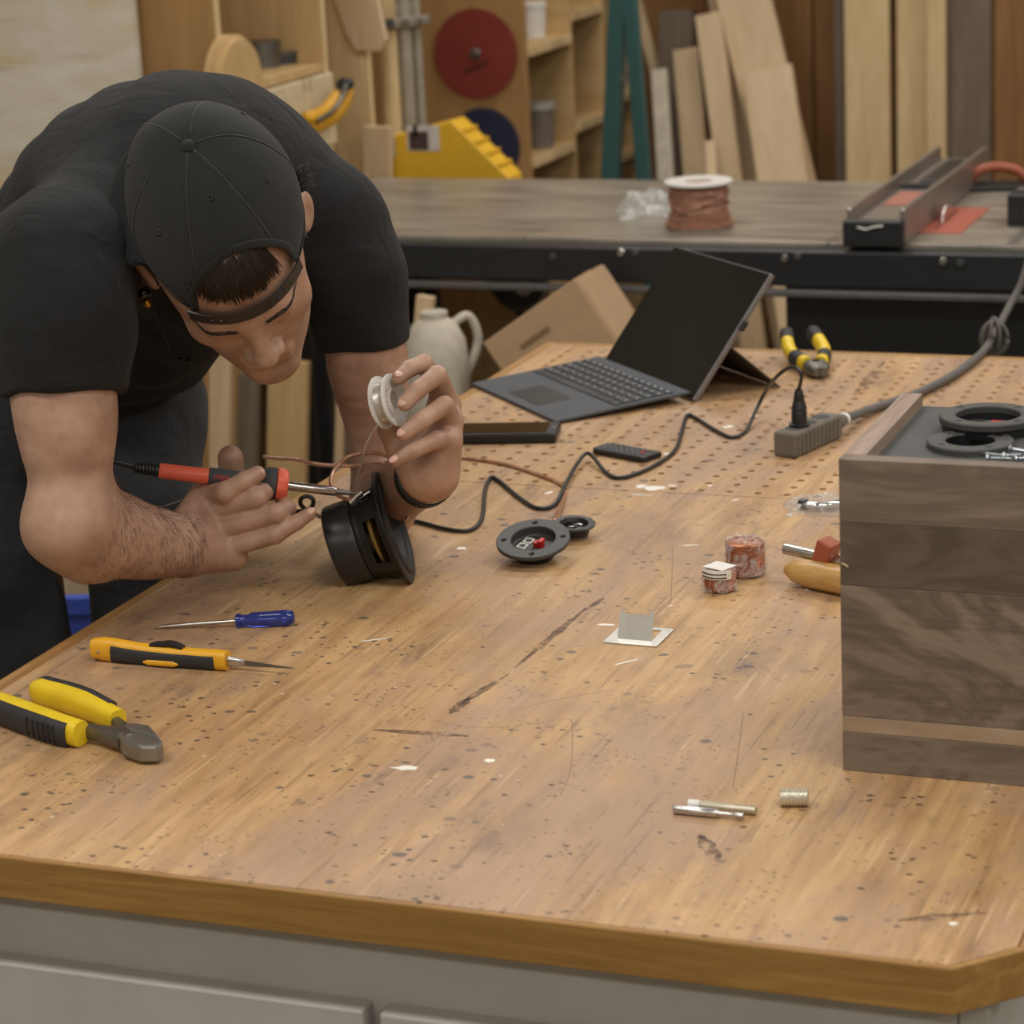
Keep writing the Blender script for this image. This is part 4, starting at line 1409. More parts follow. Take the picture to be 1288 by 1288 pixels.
# maker's name on the dark inlay, running away from the hand
lab = words('Weller', 0.0105, M_RED, iron, Matrix.Identity(4))
nrm = -FW - dv / LI * float(np.dot(-FW, dv / LI))
nrm /= np.linalg.norm(nrm)
lab.matrix_local = frame(Vector(dv / LI * 84 * f) + Vector(nrm) * 0.0107, tuple(nrm), tuple(-dv / LI))
lab['label'] = 'red maker name on the charcoal inlay'
# cord: round the forearm, over the bench, to the plug in the power strip
zc = BZ + 0.0032
pl_t = xf((strip.location.x, strip.location.y, BZ), strip.rotation_euler.z) @ Vector((0.040, SWD / 2, SH))
plug_top = Vector((pl_t.x, pl_t.y, pl_t.z + 0.050))
cp = [hand_end + dv / LI * (-30 * f), at(150, 582, 2.892), at(138, 580, 2.888), at(134, 585, 2.890), at(143, 604, 2.90), at(168, 626, 2.93), at(198, 639, 2.97),
      at(230, 630, 3.02), at(262, 618, 3.04), at(300, 640, 3.05), at(345, 650, 3.06), at(372, 644, 3.05), at(390, 640, 3.05), at(394, 629, 3.05), at(386, 624, 3.05), at(378, 629, 3.05), at(384, 640, 3.07),
      on(420, 655, zc), on(470, 650, zc), on(520, 655, zc), on(560, 665, zc), on(590, 667, zc), on(606, 652, zc), on(610, 618, zc), on(617, 601, zc), on(628, 605, zc),
      on(652, 625, zc), on(676, 639, zc), on(698, 634, zc), on(712, 608, zc + 0.003), on(726, 583, zc + 0.006), on(738, 570, zc + 0.008), on(748, 577, zc + 0.006), on(762, 594, zc),
      on(778, 601, zc), on(805, 594, zc), on(832, 580, zc), on(850, 565, zc), on(858, 541, zc), on(864, 523, zc), on(874, 525, zc), on(898, 540, zc), on(921, 550, zc),
      on(938, 542, zc), on(948, 522, zc + 0.01), on(962, 494, zc + 0.04), at(975, 476, 3.42), at(988, 465, 3.38), at(1000, 462, 3.35), at(1008, 472, 3.33), np.array(plug_top)]
cord = MB().sweep([Vector(p) - Vector(iron_base) for p in cr(cp, 6)], 0.0027, 8, None).build('cord', M_BLACKPL, iron, smooth='all')
pg = MB().lathe([(0.0125, 0), (0.0140, 0.001), (0.0140, 0.004), (0.0105, 0.005), (0.0105, 0.020), (0.0095, 0.022), (0.0105, 0.024), (0.0080, 0.034), (0.0070, 0.036), (0.0074, 0.038), (0.0055, 0.048), (0.003, 0.052)],
                xf(Vector(pl_t) - Vector(iron_base)), 20).build('plug', M_BLACKPL, iron, smooth=True, angle=40)

# ------------------------------------------------------------------ solder spool and the strand of solder
s_ax = img_dir(0.90, 0.17, 0.42)
s_c = at(496, 503, 2.842)                                   # centre of the flange with the printing
M_s = frame(s_c, s_ax, tuple(UP))
spool = thing('solder_spool', 'small white spool of solder with red lettering held between fingers', 'solder spool', xf(s_c))
Ms_ = xf(s_c).inverted() @ M_s
RS = 0.0295
MB().lathe([(0.0115, -0.0012), (RS, -0.0012), (RS + 0.0003, 0.0), (RS, 0.0012), (0.0115, 0.0012)], Ms_, 48, closed=True).build('flange', M_WHITE, spool, smooth=True, angle=40)
MB().lathe([(0.0115, -0.0172), (RS, -0.0172), (RS + 0.0003, -0.016), (RS, -0.0148), (0.0115, -0.0148)], Ms_, 48, closed=True).build('flange', M_WHITE, spool, smooth=True, angle=40)
prof = [(0.0115, -0.0148)]
for k in range(11):
    z = -0.0146 + k * 0.00125
    prof += [(0.0235, z), (0.0241, z + 0.0006)]
prof += [(0.0235, -0.0012), (0.0115, -0.0012)]
M_SOLD = plain('bright_solder', (214, 210, 202), 0.25, 0.55, 0.06, 200)
MB().lathe(prof, Ms_, 48, closed=True).build('solder_winding', M_SOLD, spool, smooth=True, angle=60)
M_INK = plain('red_ink', (176, 40, 60), 0.6)
txt = 'ELECTRICAL'
# letters follow the rim of the printed flange, reading round the left side
for i, ch in enumerate(txt):
    a = math.radians(146 - i * 9.5)
    # local X is near image up, local Y is 90 degrees on; letters stand on the inner circle
    rr_ = 0.0212
    ex_ = Vector((math.cos(a), math.sin(a), 0))
    ey_ = Vector((-math.sin(a), math.cos(a), 0))
    Ml = Matrix(((-ey_.x, ex_.x, 0, ex_.x * rr_), (-ey_.y, ex_.y, 0, ex_.y * rr_), (0, 0, 1, 0.0013), (0, 0, 0, 1)))
    words(ch, 0.0062, M_INK, spool, Ms_ @ Ml)
s0 = Vector(at(484, 515, 2.851)) - Vector(s_c)
sp = [s_c + np.array(s0), at(478, 530, 2.855), at(466, 548, 2.87), at(458, 566, 2.885), at(453, 590, 2.915), at(447, 612, 2.94), at(446, 619, 2.947)]
MB().sweep([Vector(p) - Vector(s_c) for p in cr(sp, 6)], 0.0011, 8, None).build('solder_strand', M_SOLD, spool, smooth='all')

# ------------------------------------------------------------------ copper speaker wire behind the hands
def cladding():
    t = NT('clear_jacket_over_copper')
    t.set('Base Color', t.ramp(t.noise(scale=60, detail=2), [(0.3, srgb(168, 112, 86)), (0.7, srgb(210, 162, 134))]))
    t.set('Roughness', 0.16)
    t.set('Metallic', 0.25)
    t.set('Coat Weight', 0.6)
    return t.m


M_WIRE = cladding()
zc = BZ + 0.0025
wp = [on(697, 655, BZ + 0.012), on(703, 640, zc + .006), on(711, 620, zc), on(706, 609, zc), on(680, 598, zc), on(640, 585, zc), on(600, 578, zc), on(570, 577, zc), on(545, 590, zc + .004), on(530, 610, zc + 0.0), at(512, 652, 3.02), at(517, 626, 2.975),
      at(510, 598, 2.965), at(496, 580, 2.97), at(478, 571, 2.985), at(456, 570, 3.0), at(436, 576, 3.0), at(420, 592, 2.985), at(416, 608, 2.97), at(424, 622, 2.965), at(441, 630, 2.955)]
MB().sweep(cr(wp, 8), [(0.0024, 0.0024)] * (len(cr(wp, 8))), 8, None).build('speaker_wire', M_WIRE, smooth='all', origin=tuple(on(640, 588)))
tag(bpy.data.objects['speaker_wire'], 'copper coloured speaker wire looping from the tweeter to the woofer', 'wire')
wp = [at(330, 574, 3.02), at(350, 577, 3.03), at(372, 578, 3.04), at(400, 584, 3.06), at(440, 586, 3.07), at(475, 582, 3.05), at(500, 600, 3.05), on(528, 628, zc)]
o = MB().sweep(cr(wp, 8), [(0.0022, 0.0022)] * len(cr(wp, 8)), 8, None).build('wire_offcut', M_WIRE, smooth='all', origin=tuple(on(528, 628)))
tag(o, 'stripped copper wire end sticking out behind the woofer', 'wire')


# ------------------------------------------------------------------ person bending over the bench
def skin_material():
    t = NT('skin')
    f = t.noise(scale=22, detail=4, rough=0.6)
    f2 = t.noise(scale=120, detail=3)
    c = t.ramp(f, [(0.32, srgb(150, 115, 96)), (0.52, srgb(171, 135, 114)), (0.70, srgb(185, 150, 129))])
    c = t.mix(t.math('MULTIPLY', t.step(f2, 0.55, 0.75), 0.18), c, srgb(170, 112, 92))
    t.set('Base Color', c)
    t.set('Roughness', 0.5)
    t.set('Subsurface Weight', 0.08)
    t.set('Subsurface Radius', (0.006, 0.0025, 0.0012))
    t.set('Subsurface Scale', 0.6)
    t.bump(t.noise(scale=420, detail=3), 0.18, 0.0006)
    return t.m


M_SKIN = skin_material()


def cloth(name, col, scale=900, fold=0.0, rough=0.85, fscale=16, sheen=0.25):
    t = NT(name)
    n = t.noise(scale=60, detail=4)
    c = srgb(*col)
    t.set('Base Color', t.ramp(n, [(0.3, tuple(x * 0.8 for x in c[:3]) + (1,)), (0.7, tuple(x * 1.2 for x in c[:3]) + (1,))]))
    t.set('Roughness', rough)
    t.set('Sheen Weight', sheen)
    h = t.math('MULTIPLY', t.noise(scale=scale, detail=2), 0.12)
    if fold:
        fo = t.noise(t.mapping((1.0, 2.2, 2.2), rot=(0.5, 0.3, 0.9)), fscale, 3, 0.5, 0.8)
        h = t.math('ADD', h, t.math('MULTIPLY', fo, fold))
    t.bump(h, 0.8, 0.012)
    return t.m


M_SHIRT = cloth('black_jersey', (12, 12, 14), 900, 0.9, 0.9, 9, 0.04)
M_JEANS = cloth('charcoal_denim', (40, 42, 45), 1200, 0.9, 0.85, 10, 0.06)
M_CAP = cloth('black_cotton_twill', (25, 26, 26), 1400, 0.0, 0.9, 16, 0.08)
M_HAIR = plain('dark_brown_hair', (40, 30, 24), 0.45, 0, 0.3, 200)
M_NAIL = plain('fingernail', (214, 172, 154), 0.3, 0, 0.05)

sk = Field()
# right arm: shoulder, elbow, wrist
Rsh, Relb, Rwr = at(66, 352, 2.74), at(92, 652, 2.745), at(230, 686, 2.900)
sk.limb([Rsh, at(80, 440, 2.735), at(84, 520, 2.735), at(88, 590, 2.74), Relb], [0.036, 0.048, 0.0540, 0.0450, 0.0450], 0.012)
sk.cone(at(72, 500, 2.725), at(80, 560, 2.73), 0.044, 0.036, 0.02)                      # triceps
sk.limb([Relb, at(125, 667, 2.785), at(172, 680, 2.835), at(210, 685, 2.875), Rwr], [0.0450, 0.0490, 0.0430, 0.0375, 0.0340], 0.025)
sk.cone(at(72, 668, 2.735), at(110, 690, 2.77), 0.030, 0.034, 0.03)                     # point of the elbow
# right hand, back of the hand towards the lens
mcp = [at(254, 624, 2.940), at(260, 646, 2.924), at(270, 668, 2.916), at(283, 690, 2.916)]
for p, r in zip(mcp, (0.0160, 0.0160, 0.0155, 0.0145)):
    sk.cone(Rwr, p, 0.028, r, 0.012)
sk.cone(at(240, 692, 2.915), at(292, 699, 2.924), 0.027, 0.0180, 0.015)                 # little-finger side of the palm
sk.cone(at(240, 672, 2.925), at(270, 640, 2.95), 0.026, 0.016, 0.015)


def digit(pts, radii, k=0.0030):
    sk.chain(pts, radii, k)


R_FING = {
    'index': ([mcp[0], at(284, 620, 2.904), at(307, 606, 2.899), at(324, 596, 2.903)], (0.0142, 0.0126, 0.0110, 0.0095)),
    'middle': ([mcp[1], at(323, 627, 2.900), at(332, 619, 2.918), at(324, 609, 2.936)], (0.0136, 0.0122, 0.0106, 0.0090)),
    'ring': ([mcp[2], at(348, 646, 2.898), at(361, 640, 2.914), at(356, 631, 2.934)], (0.0130, 0.0114, 0.0100, 0.0085)),
    'little': ([mcp[3], at(346, 673, 2.900), at(373, 657, 2.900), at(390, 646, 2.906)], (0.0122, 0.0102, 0.0088, 0.0075)),
}
for p, r in R_FING.values():
    digit(p, r)
digit([at(250, 655, 2.945), at(278, 625, 2.968), at(292, 602, 2.966), at(290, 576, 2.958)], (0.017, 0.0150, 0.0145, 0.0148), 0.006)
# left arm: elbow behind the woofer, forearm coming towards the lens
Lsh, Lelb, Lwr = at(440, 318, 3.02), at(482, 636, 3.125), at(541, 594, 2.888)
sk.limb([Lsh, at(456, 400, 3.03), at(462, 455, 3.05), at(473, 545, 3.09), Lelb], [0.030, 0.040, 0.0485, 0.0355, 0.0370], 0.012)
sk.limb([Lelb, at(494, 622, 3.05), at(518, 606, 2.96), Lwr], [0.0370, 0.0380, 0.0345, 0.0300], 0.02)
lm = [at(556, 494, 2.893), at(565, 509, 2.880), at(568, 530, 2.867), at(566, 553, 2.858)]
for p, r in zip(lm, (0.0135, 0.0140, 0.0138, 0.0125)):
    sk.cone(Lwr, p, 0.027, r, 0.012)
sk.cone(at(541, 588, 2.875), at(557, 560, 2.860), 0.0265, 0.0150, 0.015)                # heel of the hand
sk.cone(at(537, 585, 2.888), at(515, 575, 2.892), 0.024, 0.017, 0.015)                  # ball of the thumb
L_FING = {
    'index': ([lm[0], at(533, 457, 2.862), at(514, 464, 2.845), at(502, 475, 2.832)], (0.0122, 0.0104, 0.0096, 0.0084)),
    'middle': ([lm[1], at(550, 472, 2.842), at(526, 490, 2.823), at(509, 508, 2.818)], (0.0126, 0.0110, 0.0098, 0.0086)),
    'ring': ([lm[2], at(559, 510, 2.834), at(530, 529, 2.815), at(508, 546, 2.813)], (0.0124, 0.0106, 0.0096, 0.0083)),
    'little': ([lm[3], at(549, 553, 2.833), at(519, 567, 2.817), at(498, 580, 2.815)], (0.0116, 0.0098, 0.0086, 0.0074)),
}
for p, r in L_FING.values():
    digit(p, r)
digit([at(522, 582, 2.895), at(502, 563, 2.902), at(491, 541, 2.898), at(487, 518, 2.886)], (0.018, 0.0145, 0.0130, 0.0112), 0.006)

# head: X along the ears (towards the left ear), Y the way the face looks, Z the crown
HC = at(292, 322, 2.785)
HS = 1.055
mid = np.array([-0.33, 0.944])
aa = math.radians(66.5)
HZ = img_dir(mid[0] * math.cos(aa), mid[1] * math.cos(aa), math.sin(aa))
HY = img_dir(-mid[0] * math.sin(aa), -mid[1] * math.sin(aa), math.cos(aa))
HX = np.cross(HY, HZ)
HA = np.array([HX, HY, HZ])


def hd_(x, y, z):
    return HC + HS * (x * HX + y * HY + z * HZ)


def he(c, r, k=0.01, sub=False, rot=None):
    A = HA if rot is None else rot @ HA
    sk.ell(hd_(*c), A, tuple(HS * q_ for q_ in r), k, sub)


C7 = at(228, 205, 2.965)
he((0, -0.008, 0.055), (0.079, 0.100, 0.088))
he((0, 0.030, 0.010), (0.069, 0.068, 0.080), 0.02)
he((0, 0.040, -0.045), (0.057, 0.052, 0.060), 0.025)
sk.cone(hd_(-0.050, -0.002, -0.045), hd_(-0.012, 0.078, -0.095), 0.016, 0.018, 0.03)
sk.cone(hd_(0.050, -0.002, -0.045), hd_(0.012, 0.078, -0.095), 0.016, 0.018, 0.03)
he((0, 0.080, -0.098), (0.021, 0.017, 0.018), 0.015)
sk.cone(hd_(-0.034, 0.086, 0.026), hd_(0.034, 0.086, 0.026), 0.012, 0.012, 0.018)        # brow ridge
for s in (-1, 1):
    he((s * 0.043, 0.061, -0.012), (0.019, 0.015, 0.018), 0.02)                          # cheek
    he((s * 0.031, 0.106, 0.010), (0.015, 0.014, 0.010), 0.012, True)                    # eye socket
    he((s * 0.031, 0.079, 0.009), (0.015, 0.016, 0.012), 0.004)                          # lowered eyelid
sk.cone(hd_(0, 0.092, 0.020), hd_(0, 0.109, -0.018), 0.0080, 0.0110, 0.012)              # nose
he((0, 0.111, -0.024), (0.0130, 0.0125, 0.0110), 0.006)
for s in (-1, 1):
    he((s * 0.0135, 0.102, -0.027), (0.0085, 0.0105, 0.0085), 0.005)
    he((s * 0.0065, 0.106, -0.036), (0.0036, 0.0055, 0.004), 0.003, True)
sk.cone(hd_(-0.020, 0.088, -0.056), hd_(0.020, 0.088, -0.056), 0.0080, 0.0080, 0.008)    # lips
sk.cone(hd_(-0.017, 0.088, -0.067), hd_(0.017, 0.088, -0.067), 0.0085, 0.0085, 0.008)
sk.cone(hd_(-0.024, 0.1005, -0.0615), hd_(0.024, 0.1005, -0.0615), 0.0016, 0.0016, 0.003, True)
for s in (-1, 1):                                                                        # ears
    ca, sa = math.cos(0.55 * s), math.sin(0.55 * s)
    Rz = np.array([[ca, sa, 0], [-sa, ca, 0], [0, 0, 1]])
    ex0 = 0.094 if s > 0 else 0.084
    he((s * ex0, -0.018, 0.004), (0.0070, 0.020, 0.029), 0.006, False, Rz)
    he((s * (ex0 + 0.008), -0.012, 0.003), (0.0070, 0.011, 0.020), 0.004, True, Rz)
    he((s * (ex0 - 0.010), -0.002, -0.004), (0.006, 0.006, 0.008), 0.004)
sk.chain([hd_(0, -0.030, -0.030), hd_(0, -0.050, -0.085), C7], [0.058, 0.054, 0.050], 0.03)   # neck
# trunk and legs under the clothes keep it one continuous body
chest, belly, pelvis = at(240, 300, 3.03), at(150, 400, 3.18), at(78, 478, 3.30)
sk.chain([Rsh, chest, Lsh], [0.034, 0.06, 0.030], 0.02)
sk.chain([C7, chest, belly, pelvis], [0.05, 0.07, 0.07, 0.07], 0.03)
hipL, hipR = at(158, 525, 3.30), at(-8, 535, 3.20)
kneeL, kneeR = hipL + np.array([0.03, -0.03, -0.43]), hipR + np.array([0.03, 0.0, -0.43])
ankL, ankR = np.array([kneeL[0] - 0.05, kneeL[1] - 0.0, 0.09]), np.array([kneeR[0] - 0.05, kneeR[1], 0.09])
sk.chain([pelvis, hipL, kneeL, ankL], [0.08, 0.062, 0.045, 0.032], 0.03)
sk.chain([pelvis, hipR, kneeR, ankR], [0.08, 0.062, 0.045, 0.032], 0.03)
base_p = np.array([(ankL[0] + ankR[0]) / 2, (ankL[1] + ankR[1]) / 2, 0.0])
lo = np.minimum.reduce([Rsh, Lelb, ankL, ankR, pelvis, Relb]) - 0.12
hi = np.maximum.reduce([C7, Lsh, Lelb, lm[0], chest, Rsh, hd_(0, 0, 0.15)]) + 0.12
hi[0] = max(hi[0], at(585, 540, 2.8)[0] + 0.05)
person = field_object('person', sk, lo, hi, 0.0021, M_SKIN, origin=base_p, smooth_iter=2)
tag(person, 'person in black t-shirt and backwards black cap bending over the bench to solder', 'person')


def cap_pt(th, v, grow=0.0):
    """Point on the cap: th from the face round to the left, v = 0 at the crown, 1 at the rim."""
    arch = 0.0
    dth = abs((th + math.pi) % (2 * math.pi) - math.pi)
    if dth < 0.72:
        arch = math.sqrt(max(0.0, 1 - (dth / 0.72) ** 2))
    ph_rim = math.radians(97 - 6 * math.cos(th)) - 0.62 * arch
    ph = v * ph_rim
    seam = min(abs((th - math.pi / 6 - k * math.pi / 3 + math.pi) % (2 * math.pi) - math.pi) for k in range(6))
    g = 1 - 0.010 * math.exp(-(seam / 0.03) ** 2) * min(1, ph * 2) + 0.012 * math.sin(3 * th + 0.7) * math.sin(ph) + grow
    flat = 1 - 0.05 * math.exp(-(ph / 0.35) ** 2)
    tp_ = th - 0.10
    nar = 1 - 0.10 * max(0.0, (ph - 1.15) / 0.5) ** 2
    x = 0.0905 * nar * g * math.sin(ph) * math.sin(tp_)
    y = 0.1115 * g * math.sin(ph) * math.cos(tp_)
    z = 0.1075 * g * flat * math.cos(ph)
    dent = 0.006 * math.exp(-((th - 2.4) / 0.35) ** 2) * math.sin(ph * 2) ** 2
    return hd_(x - 0.004, y - 0.013 - 0.026 * max(0.0, math.cos(ph)) ** 1.5 - dent, z + 0.055)


NT_, NV_ = 120, 36
vs, fs = [], []
for j in range(NV_ + 1):
    for i in range(NT_):
        vs.append(tuple(cap_pt(2 * math.pi * i / NT_, max(0.012, j / NV_))))
for j in range(NV_):
    for i in range(NT_):
        fs.append((j * NT_ + i, j * NT_ + (i + 1) % NT_, (j + 1) * NT_ + (i + 1) % NT_, (j + 1) * NT_ + i))
fs.append(tuple(range(NT_)))
cap = attach(MB().add(vs, fs).build('cap', M_CAP, smooth='all', origin=tuple(hd_(0, 0, 0.05))), person)
so = cap.modifiers.new('thickness', 'SOLIDIFY')
so.thickness = 0.0022
so.offset = -1
cap['label'] = 'black cotton cap worn backwards'


def cap_part(mb, name, mat, smooth=True):
    o = mb.build(name, mat, smooth=smooth, origin=tuple(hd_(0, 0, 0.05)))
    o.parent = cap
    o.location = (0, 0, 0)
    return o


M_SEAM = cloth('black_stitching', (24, 24, 25))
for k in range(6):
    th = math.pi / 6 + k * math.pi / 3
    cap_part(MB().sweep([tuple(cap_pt(th, t, 0.004)) for t in np.linspace(0.05, 0.985, 24)], 0.0011, 6, None), 'seam', M_SEAM, 'all')
    e = cap_pt(th + math.pi / 6, 0.52, 0.006)
    d_ = (e - hd_(0, -0.01, 0.06))
    cap_part(MB().lathe([(0.0016, 0.0), (0.0030, 0.0), (0.0030, 0.0010), (0.0016, 0.0010)], frame(e, d_), 14, closed=True), 'eyelet', M_SEAM)
bt = cap_pt(0, 0.0, 0.0)
cap_part(MB().lathe([(0.0001, 0.0058), (0.004, 0.005), (0.0070, 0.0025), (0.0075, -0.001)], frame(bt, HZ), 20), 'button', M_CAP)
# stitched hem round the rim and arch
cap_part(MB().sweep([tuple(cap_pt(2 * math.pi * i / 96, 0.97, 0.006)) for i in range(97)], [(0.0012, 0.0045)] * 97, 8, None), 'hem', M_CAP, 'all')
# strap across the forehead
th_s = np.linspace(-0.735, 0.735, 24)
strap_pts = []
for t in th_s:
    c_ = hd_(0.0900 * math.sin(t - 0.1), 0.1085 * math.cos(t - 0.1) - 0.010, 0.0540 - 0.004 * math.cos(t))
    strap_pts.append(tuple(c_))
vs, fs = [], []
for i, c_ in enumerate(strap_pts):
    t = th_s[i]
    n_ = (HX * math.sin(t - 0.1) + HY * math.cos(t - 0.1))
    for a, b in ((0.0, -0.0095), (0.0018, -0.0095), (0.0018, 0.0095), (0.0, 0.0095)):
        vs.append(tuple(np.array(c_) + n_ * a + HZ * b))
for i in range(len(strap_pts) - 1):
    for j in range(4):
        fs.append((i * 4 + j, i * 4 + (j + 1) % 4, i * 4 + 4 + (j + 1) % 4, i * 4 + 4 + j))
M_STRAP = plain('black_plastic_strap', (34, 33, 33), 0.45)
strap = cap_part(MB().add(vs, fs), 'strap', M_STRAP)
for t in (-0.5, -0.4, -0.3, -0.2, 0.28, 0.38, 0.48, 0.58):
    n_ = (HX * math.sin(t - 0.1) + HY * math.cos(t - 0.1))
    c_ = hd_(0.0918 * math.sin(t - 0.1), 0.1104 * math.cos(t - 0.1) - 0.010, 0.0540 - 0.004 * math.cos(t))
    cap_part(MB().lathe([(0.0001, 0.0012), (0.0012, 0.001), (0.0016, 0)], frame(c_, n_), 8), 'strap_peg', M_BLACKGLOSS)
# visor, pointing down the neck
vs, fs = [], []
nu, nv = 28, 8
for i in range(nu + 1):
    u = i / nu * 2 - 1
    th = math.pi - 0.85 + u * 0.80
    rim = cap_pt(th, 0.985, 0.0)
    L_v = 0.050 * math.sqrt(max(0.0, 1 - abs(u) ** 5))
    rad_v = HX * math.sin(th - 0.1) + HY * math.cos(th - 0.1)
    out_v = -HY * 0.10 + rad_v * 0.80 + HZ * 0.10
    for j in range(nv + 1):
        v = j / nv
        p = rim + out_v * (L_v * v) + rad_v * 0.004 * math.sin(v * 3)
        vs.append(tuple(p))
for i in range(nu):
    for j in range(nv):
        a = i * (nv + 1) + j
        fs.append((a, a + 1, a + nv + 2, a + nv + 1))
vis = cap_part(MB().add(vs, fs), 'visor', M_CAP, 'all')
sv = vis.modifiers.new('thickness', 'SOLIDIFY')
sv.thickness = 0.003

# hair showing in the cap opening and at the temples, eyebrows
rr = random.Random(5)


def face_pt(x, z):
    """Point of the skin in front of head coordinates x, z."""
    ys_ = np.linspace(0.135, 0.03, 220)
    P_ = np.array([hd_(x, y, z) for y in ys_])
    d_ = sk.eval(P_[None], P_.mean(0)[None], 0.08)[0]
    return P_[int(np.argmax(d_ < 0))]




def strands(name, mb_pts, rad, mat=M_HAIR):
    m = MB()
    for pts in mb_pts:
        n_ = len(pts)
        m.sweep(pts, [rad * (1 - 0.75 * i / (n_ - 1)) for i in range(n_)], 4, None)
    o = m.build(name, mat, smooth='all', origin=tuple(base_p))
    o.parent = person
    o.location = (0, 0, 0)
    return tag(o, kind='stuff')


lst = []
for k in range(560):
    t = rr.uniform(-0.64, 0.52)
    zt = 0.114 + rr.uniform(-0.008, 0.004)
    length = 0.024 + 0.012 * math.cos(t * 2 + 0.5) + rr.uniform(-0.005, 0.005)
    pts = []
    for q_ in range(5):
        s = q_ / 4
        z = zt - length * s
        zz = (z - 0.055) / 0.088
        rad_ = math.sqrt(max(0.05, 1 - zz * zz))
        tt_ = t + 0.05 * s * math.sin(k)
        rad_ *= 0.93 + 0.085 * s
        pts.append(tuple(hd_(0.0815 * rad_ * math.sin(tt_), 0.1025 * rad_ * math.cos(tt_) - 0.008 + 0.002, z)))
    lst.append(pts)
strands('hair', lst, 0.0011)
lst = []
for s in (-1, 1):
    for k in range(120):
        y = rr.uniform(-0.055, 0.02)
        a0 = hd_(s * (0.080 - abs(y + 0.02) * 0.05), y, 0.030 + rr.uniform(-0.01, 0.004))
        lst.append([tuple(a0), tuple(a0 - HZ * 0.012 + HX * s * 0.001 - HY * 0.004), tuple(a0 - HZ * 0.022 + HX * s * rr.uniform(0, 0.004) - HY * rr.uniform(0.004, 0.012))])
for k in range(26):
    a0 = hd_(-0.088, rr.uniform(-0.05, -0.02), 0.035)
    lst.append([tuple(a0), tuple(a0 - HX * 0.010 + HY * rr.uniform(-0.01, 0.0)), tuple(a0 - HX * rr.uniform(0.014, 0.024) + HZ * rr.uniform(-0.004, 0.014) - HY * rr.uniform(0, 0.012))])
strands('hair', lst, 0.0008)
for s in (-1, 1):
    lst = []
    for k in range(110):
        u = rr.uniform(0, 1)
        x = s * (0.012 + 0.038 * u)
        z = 0.025 + 0.006 * math.sin(u * 2.6) + rr.uniform(-0.0035, 0.0035) * (1 - 0.6 * u)
        a0, a1, a2 = face_pt(x, z), face_pt(x + s * 0.004, z + 0.0005), face_pt(x + s * 0.008, z - 0.0005)
        lst.append([tuple(a0), tuple(a1 + HY * 0.0008), tuple(a2)])
    strands('eyebrow', lst, 0.00036)


# fingernails, facing the lens side of each fingertip
def nail(tipp, prev, out, w=0.0052, l=0.0062):
    tipp, prev = np.array(tipp), np.array(prev)
    d_ = tipp - prev
    d_ = d_ / np.linalg.norm(d_)
    out = np.array(out)
    n_ = out - d_ * np.dot(out, d_)
    n_ /= np.linalg.norm(n_)
    c_ = tipp + d_ * 0.0012 + n_ * 0.0062
    o = MB().ball((0, 0, 0), (l, w, 0.0022), frame(c_, n_, d_), 16).build('fingernail', M_NAIL, smooth='all', origin=tuple(base_p))
    o.parent = person
    o.location = (0, 0, 0)


tow = -FW
for nm, (p, r) in L_FING.items():
    nail(p[3], p[2], tow + 0.55 * UP - 0.2 * RT, 0.0050 if nm != 'little' else 0.0042)
nail(R_FING['index'][0][3], R_FING['index'][0][2], tow + 0.25 * UP + 0.75 * RT)
nail(R_FING['little'][0][3], R_FING['little'][0][2], tow + 0.6 * UP + 0.35 * RT, 0.0042, 0.005)
nail(R_FING['ring'][0][3], R_FING['ring'][0][2], RT + 0.4 * UP, 0.0045, 0.005)

# fine dark hair on the right forearm
lst = []
axis_pts = [np.array(Relb), at(125, 667, 2.785), at(172, 680, 2.835), at(210, 685, 2.875), np.array(Rwr)]
axis_r = [0.044, 0.049, 0.043, 0.037, 0.0335]
for k in range(1000):
    u = rr.uniform(0.05, 3.85)
    i = int(u)
    t = u - i
    c_ = axis_pts[i] * (1 - t) + axis_pts[i + 1] * t
    r_ = axis_r[i] * (1 - t) + axis_r[i + 1] * t
    d_ = axis_pts[i + 1] - axis_pts[i]
    d_ /= np.linalg.norm(d_)
    a = rr.uniform(-1.5, 1.3)
    n0 = tow - d_ * np.dot(tow, d_)
    n0 /= np.linalg.norm(n0)
    n1 = np.cross(d_, n0)
    n_ = n0 * math.cos(a) + n1 * math.sin(a)
    b_ = -n0 * math.sin(a) + n1 * math.cos(a)
    ray = c_ + n_ * np.linspace(r_ * 1.35, r_ * 0.8, 60)[:, None]
    r_ = float(np.linspace(r_ * 1.35, r_ * 0.8, 60)[int(np.argmax(sk.eval(ray[None], c_[None], 0.08)[0] < 0))])
    p_ = c_ + n_ * r_
    ln = rr.uniform(0.006, 0.013)
    q_ = p_ + (d_ * 0.35 - UP * 0.8 + b_ * rr.uniform(-0.3, 0.3)) * ln
    v_ = q_ - c_
    v_ = v_ - d_ * np.dot(v_, d_)
    q_ = q_ - v_ + v_ / np.linalg.norm(v_) * (r_ + 0.0014)
    lst.append([tuple(p_), tuple((p_ + q_) / 2 + n_ * 0.0008), tuple(q_)])
strands('arm_hair', lst, 0.00017, plain('arm_hair_brown', (104, 78, 62), 0.6))

# black band on the left wrist
wd = lm[1] - Lwr
wd = wd / np.linalg.norm(wd)
wc = at(535, 600, 2.905)
fdir = (Lwr - at(522, 610, 2.96))
ob = MB().lathe([(0.0325, -0.010), (0.0345, -0.009), (0.0345, 0.009), (0.0325, 0.010)], frame(wc, fdir), 40, closed=True).build('wristband', M_BLACKRUB, smooth=True, origin=tuple(base_p))
ob.parent = person
ob.location = (0, 0, 0)
ob['label'] = 'black rubber wristband'

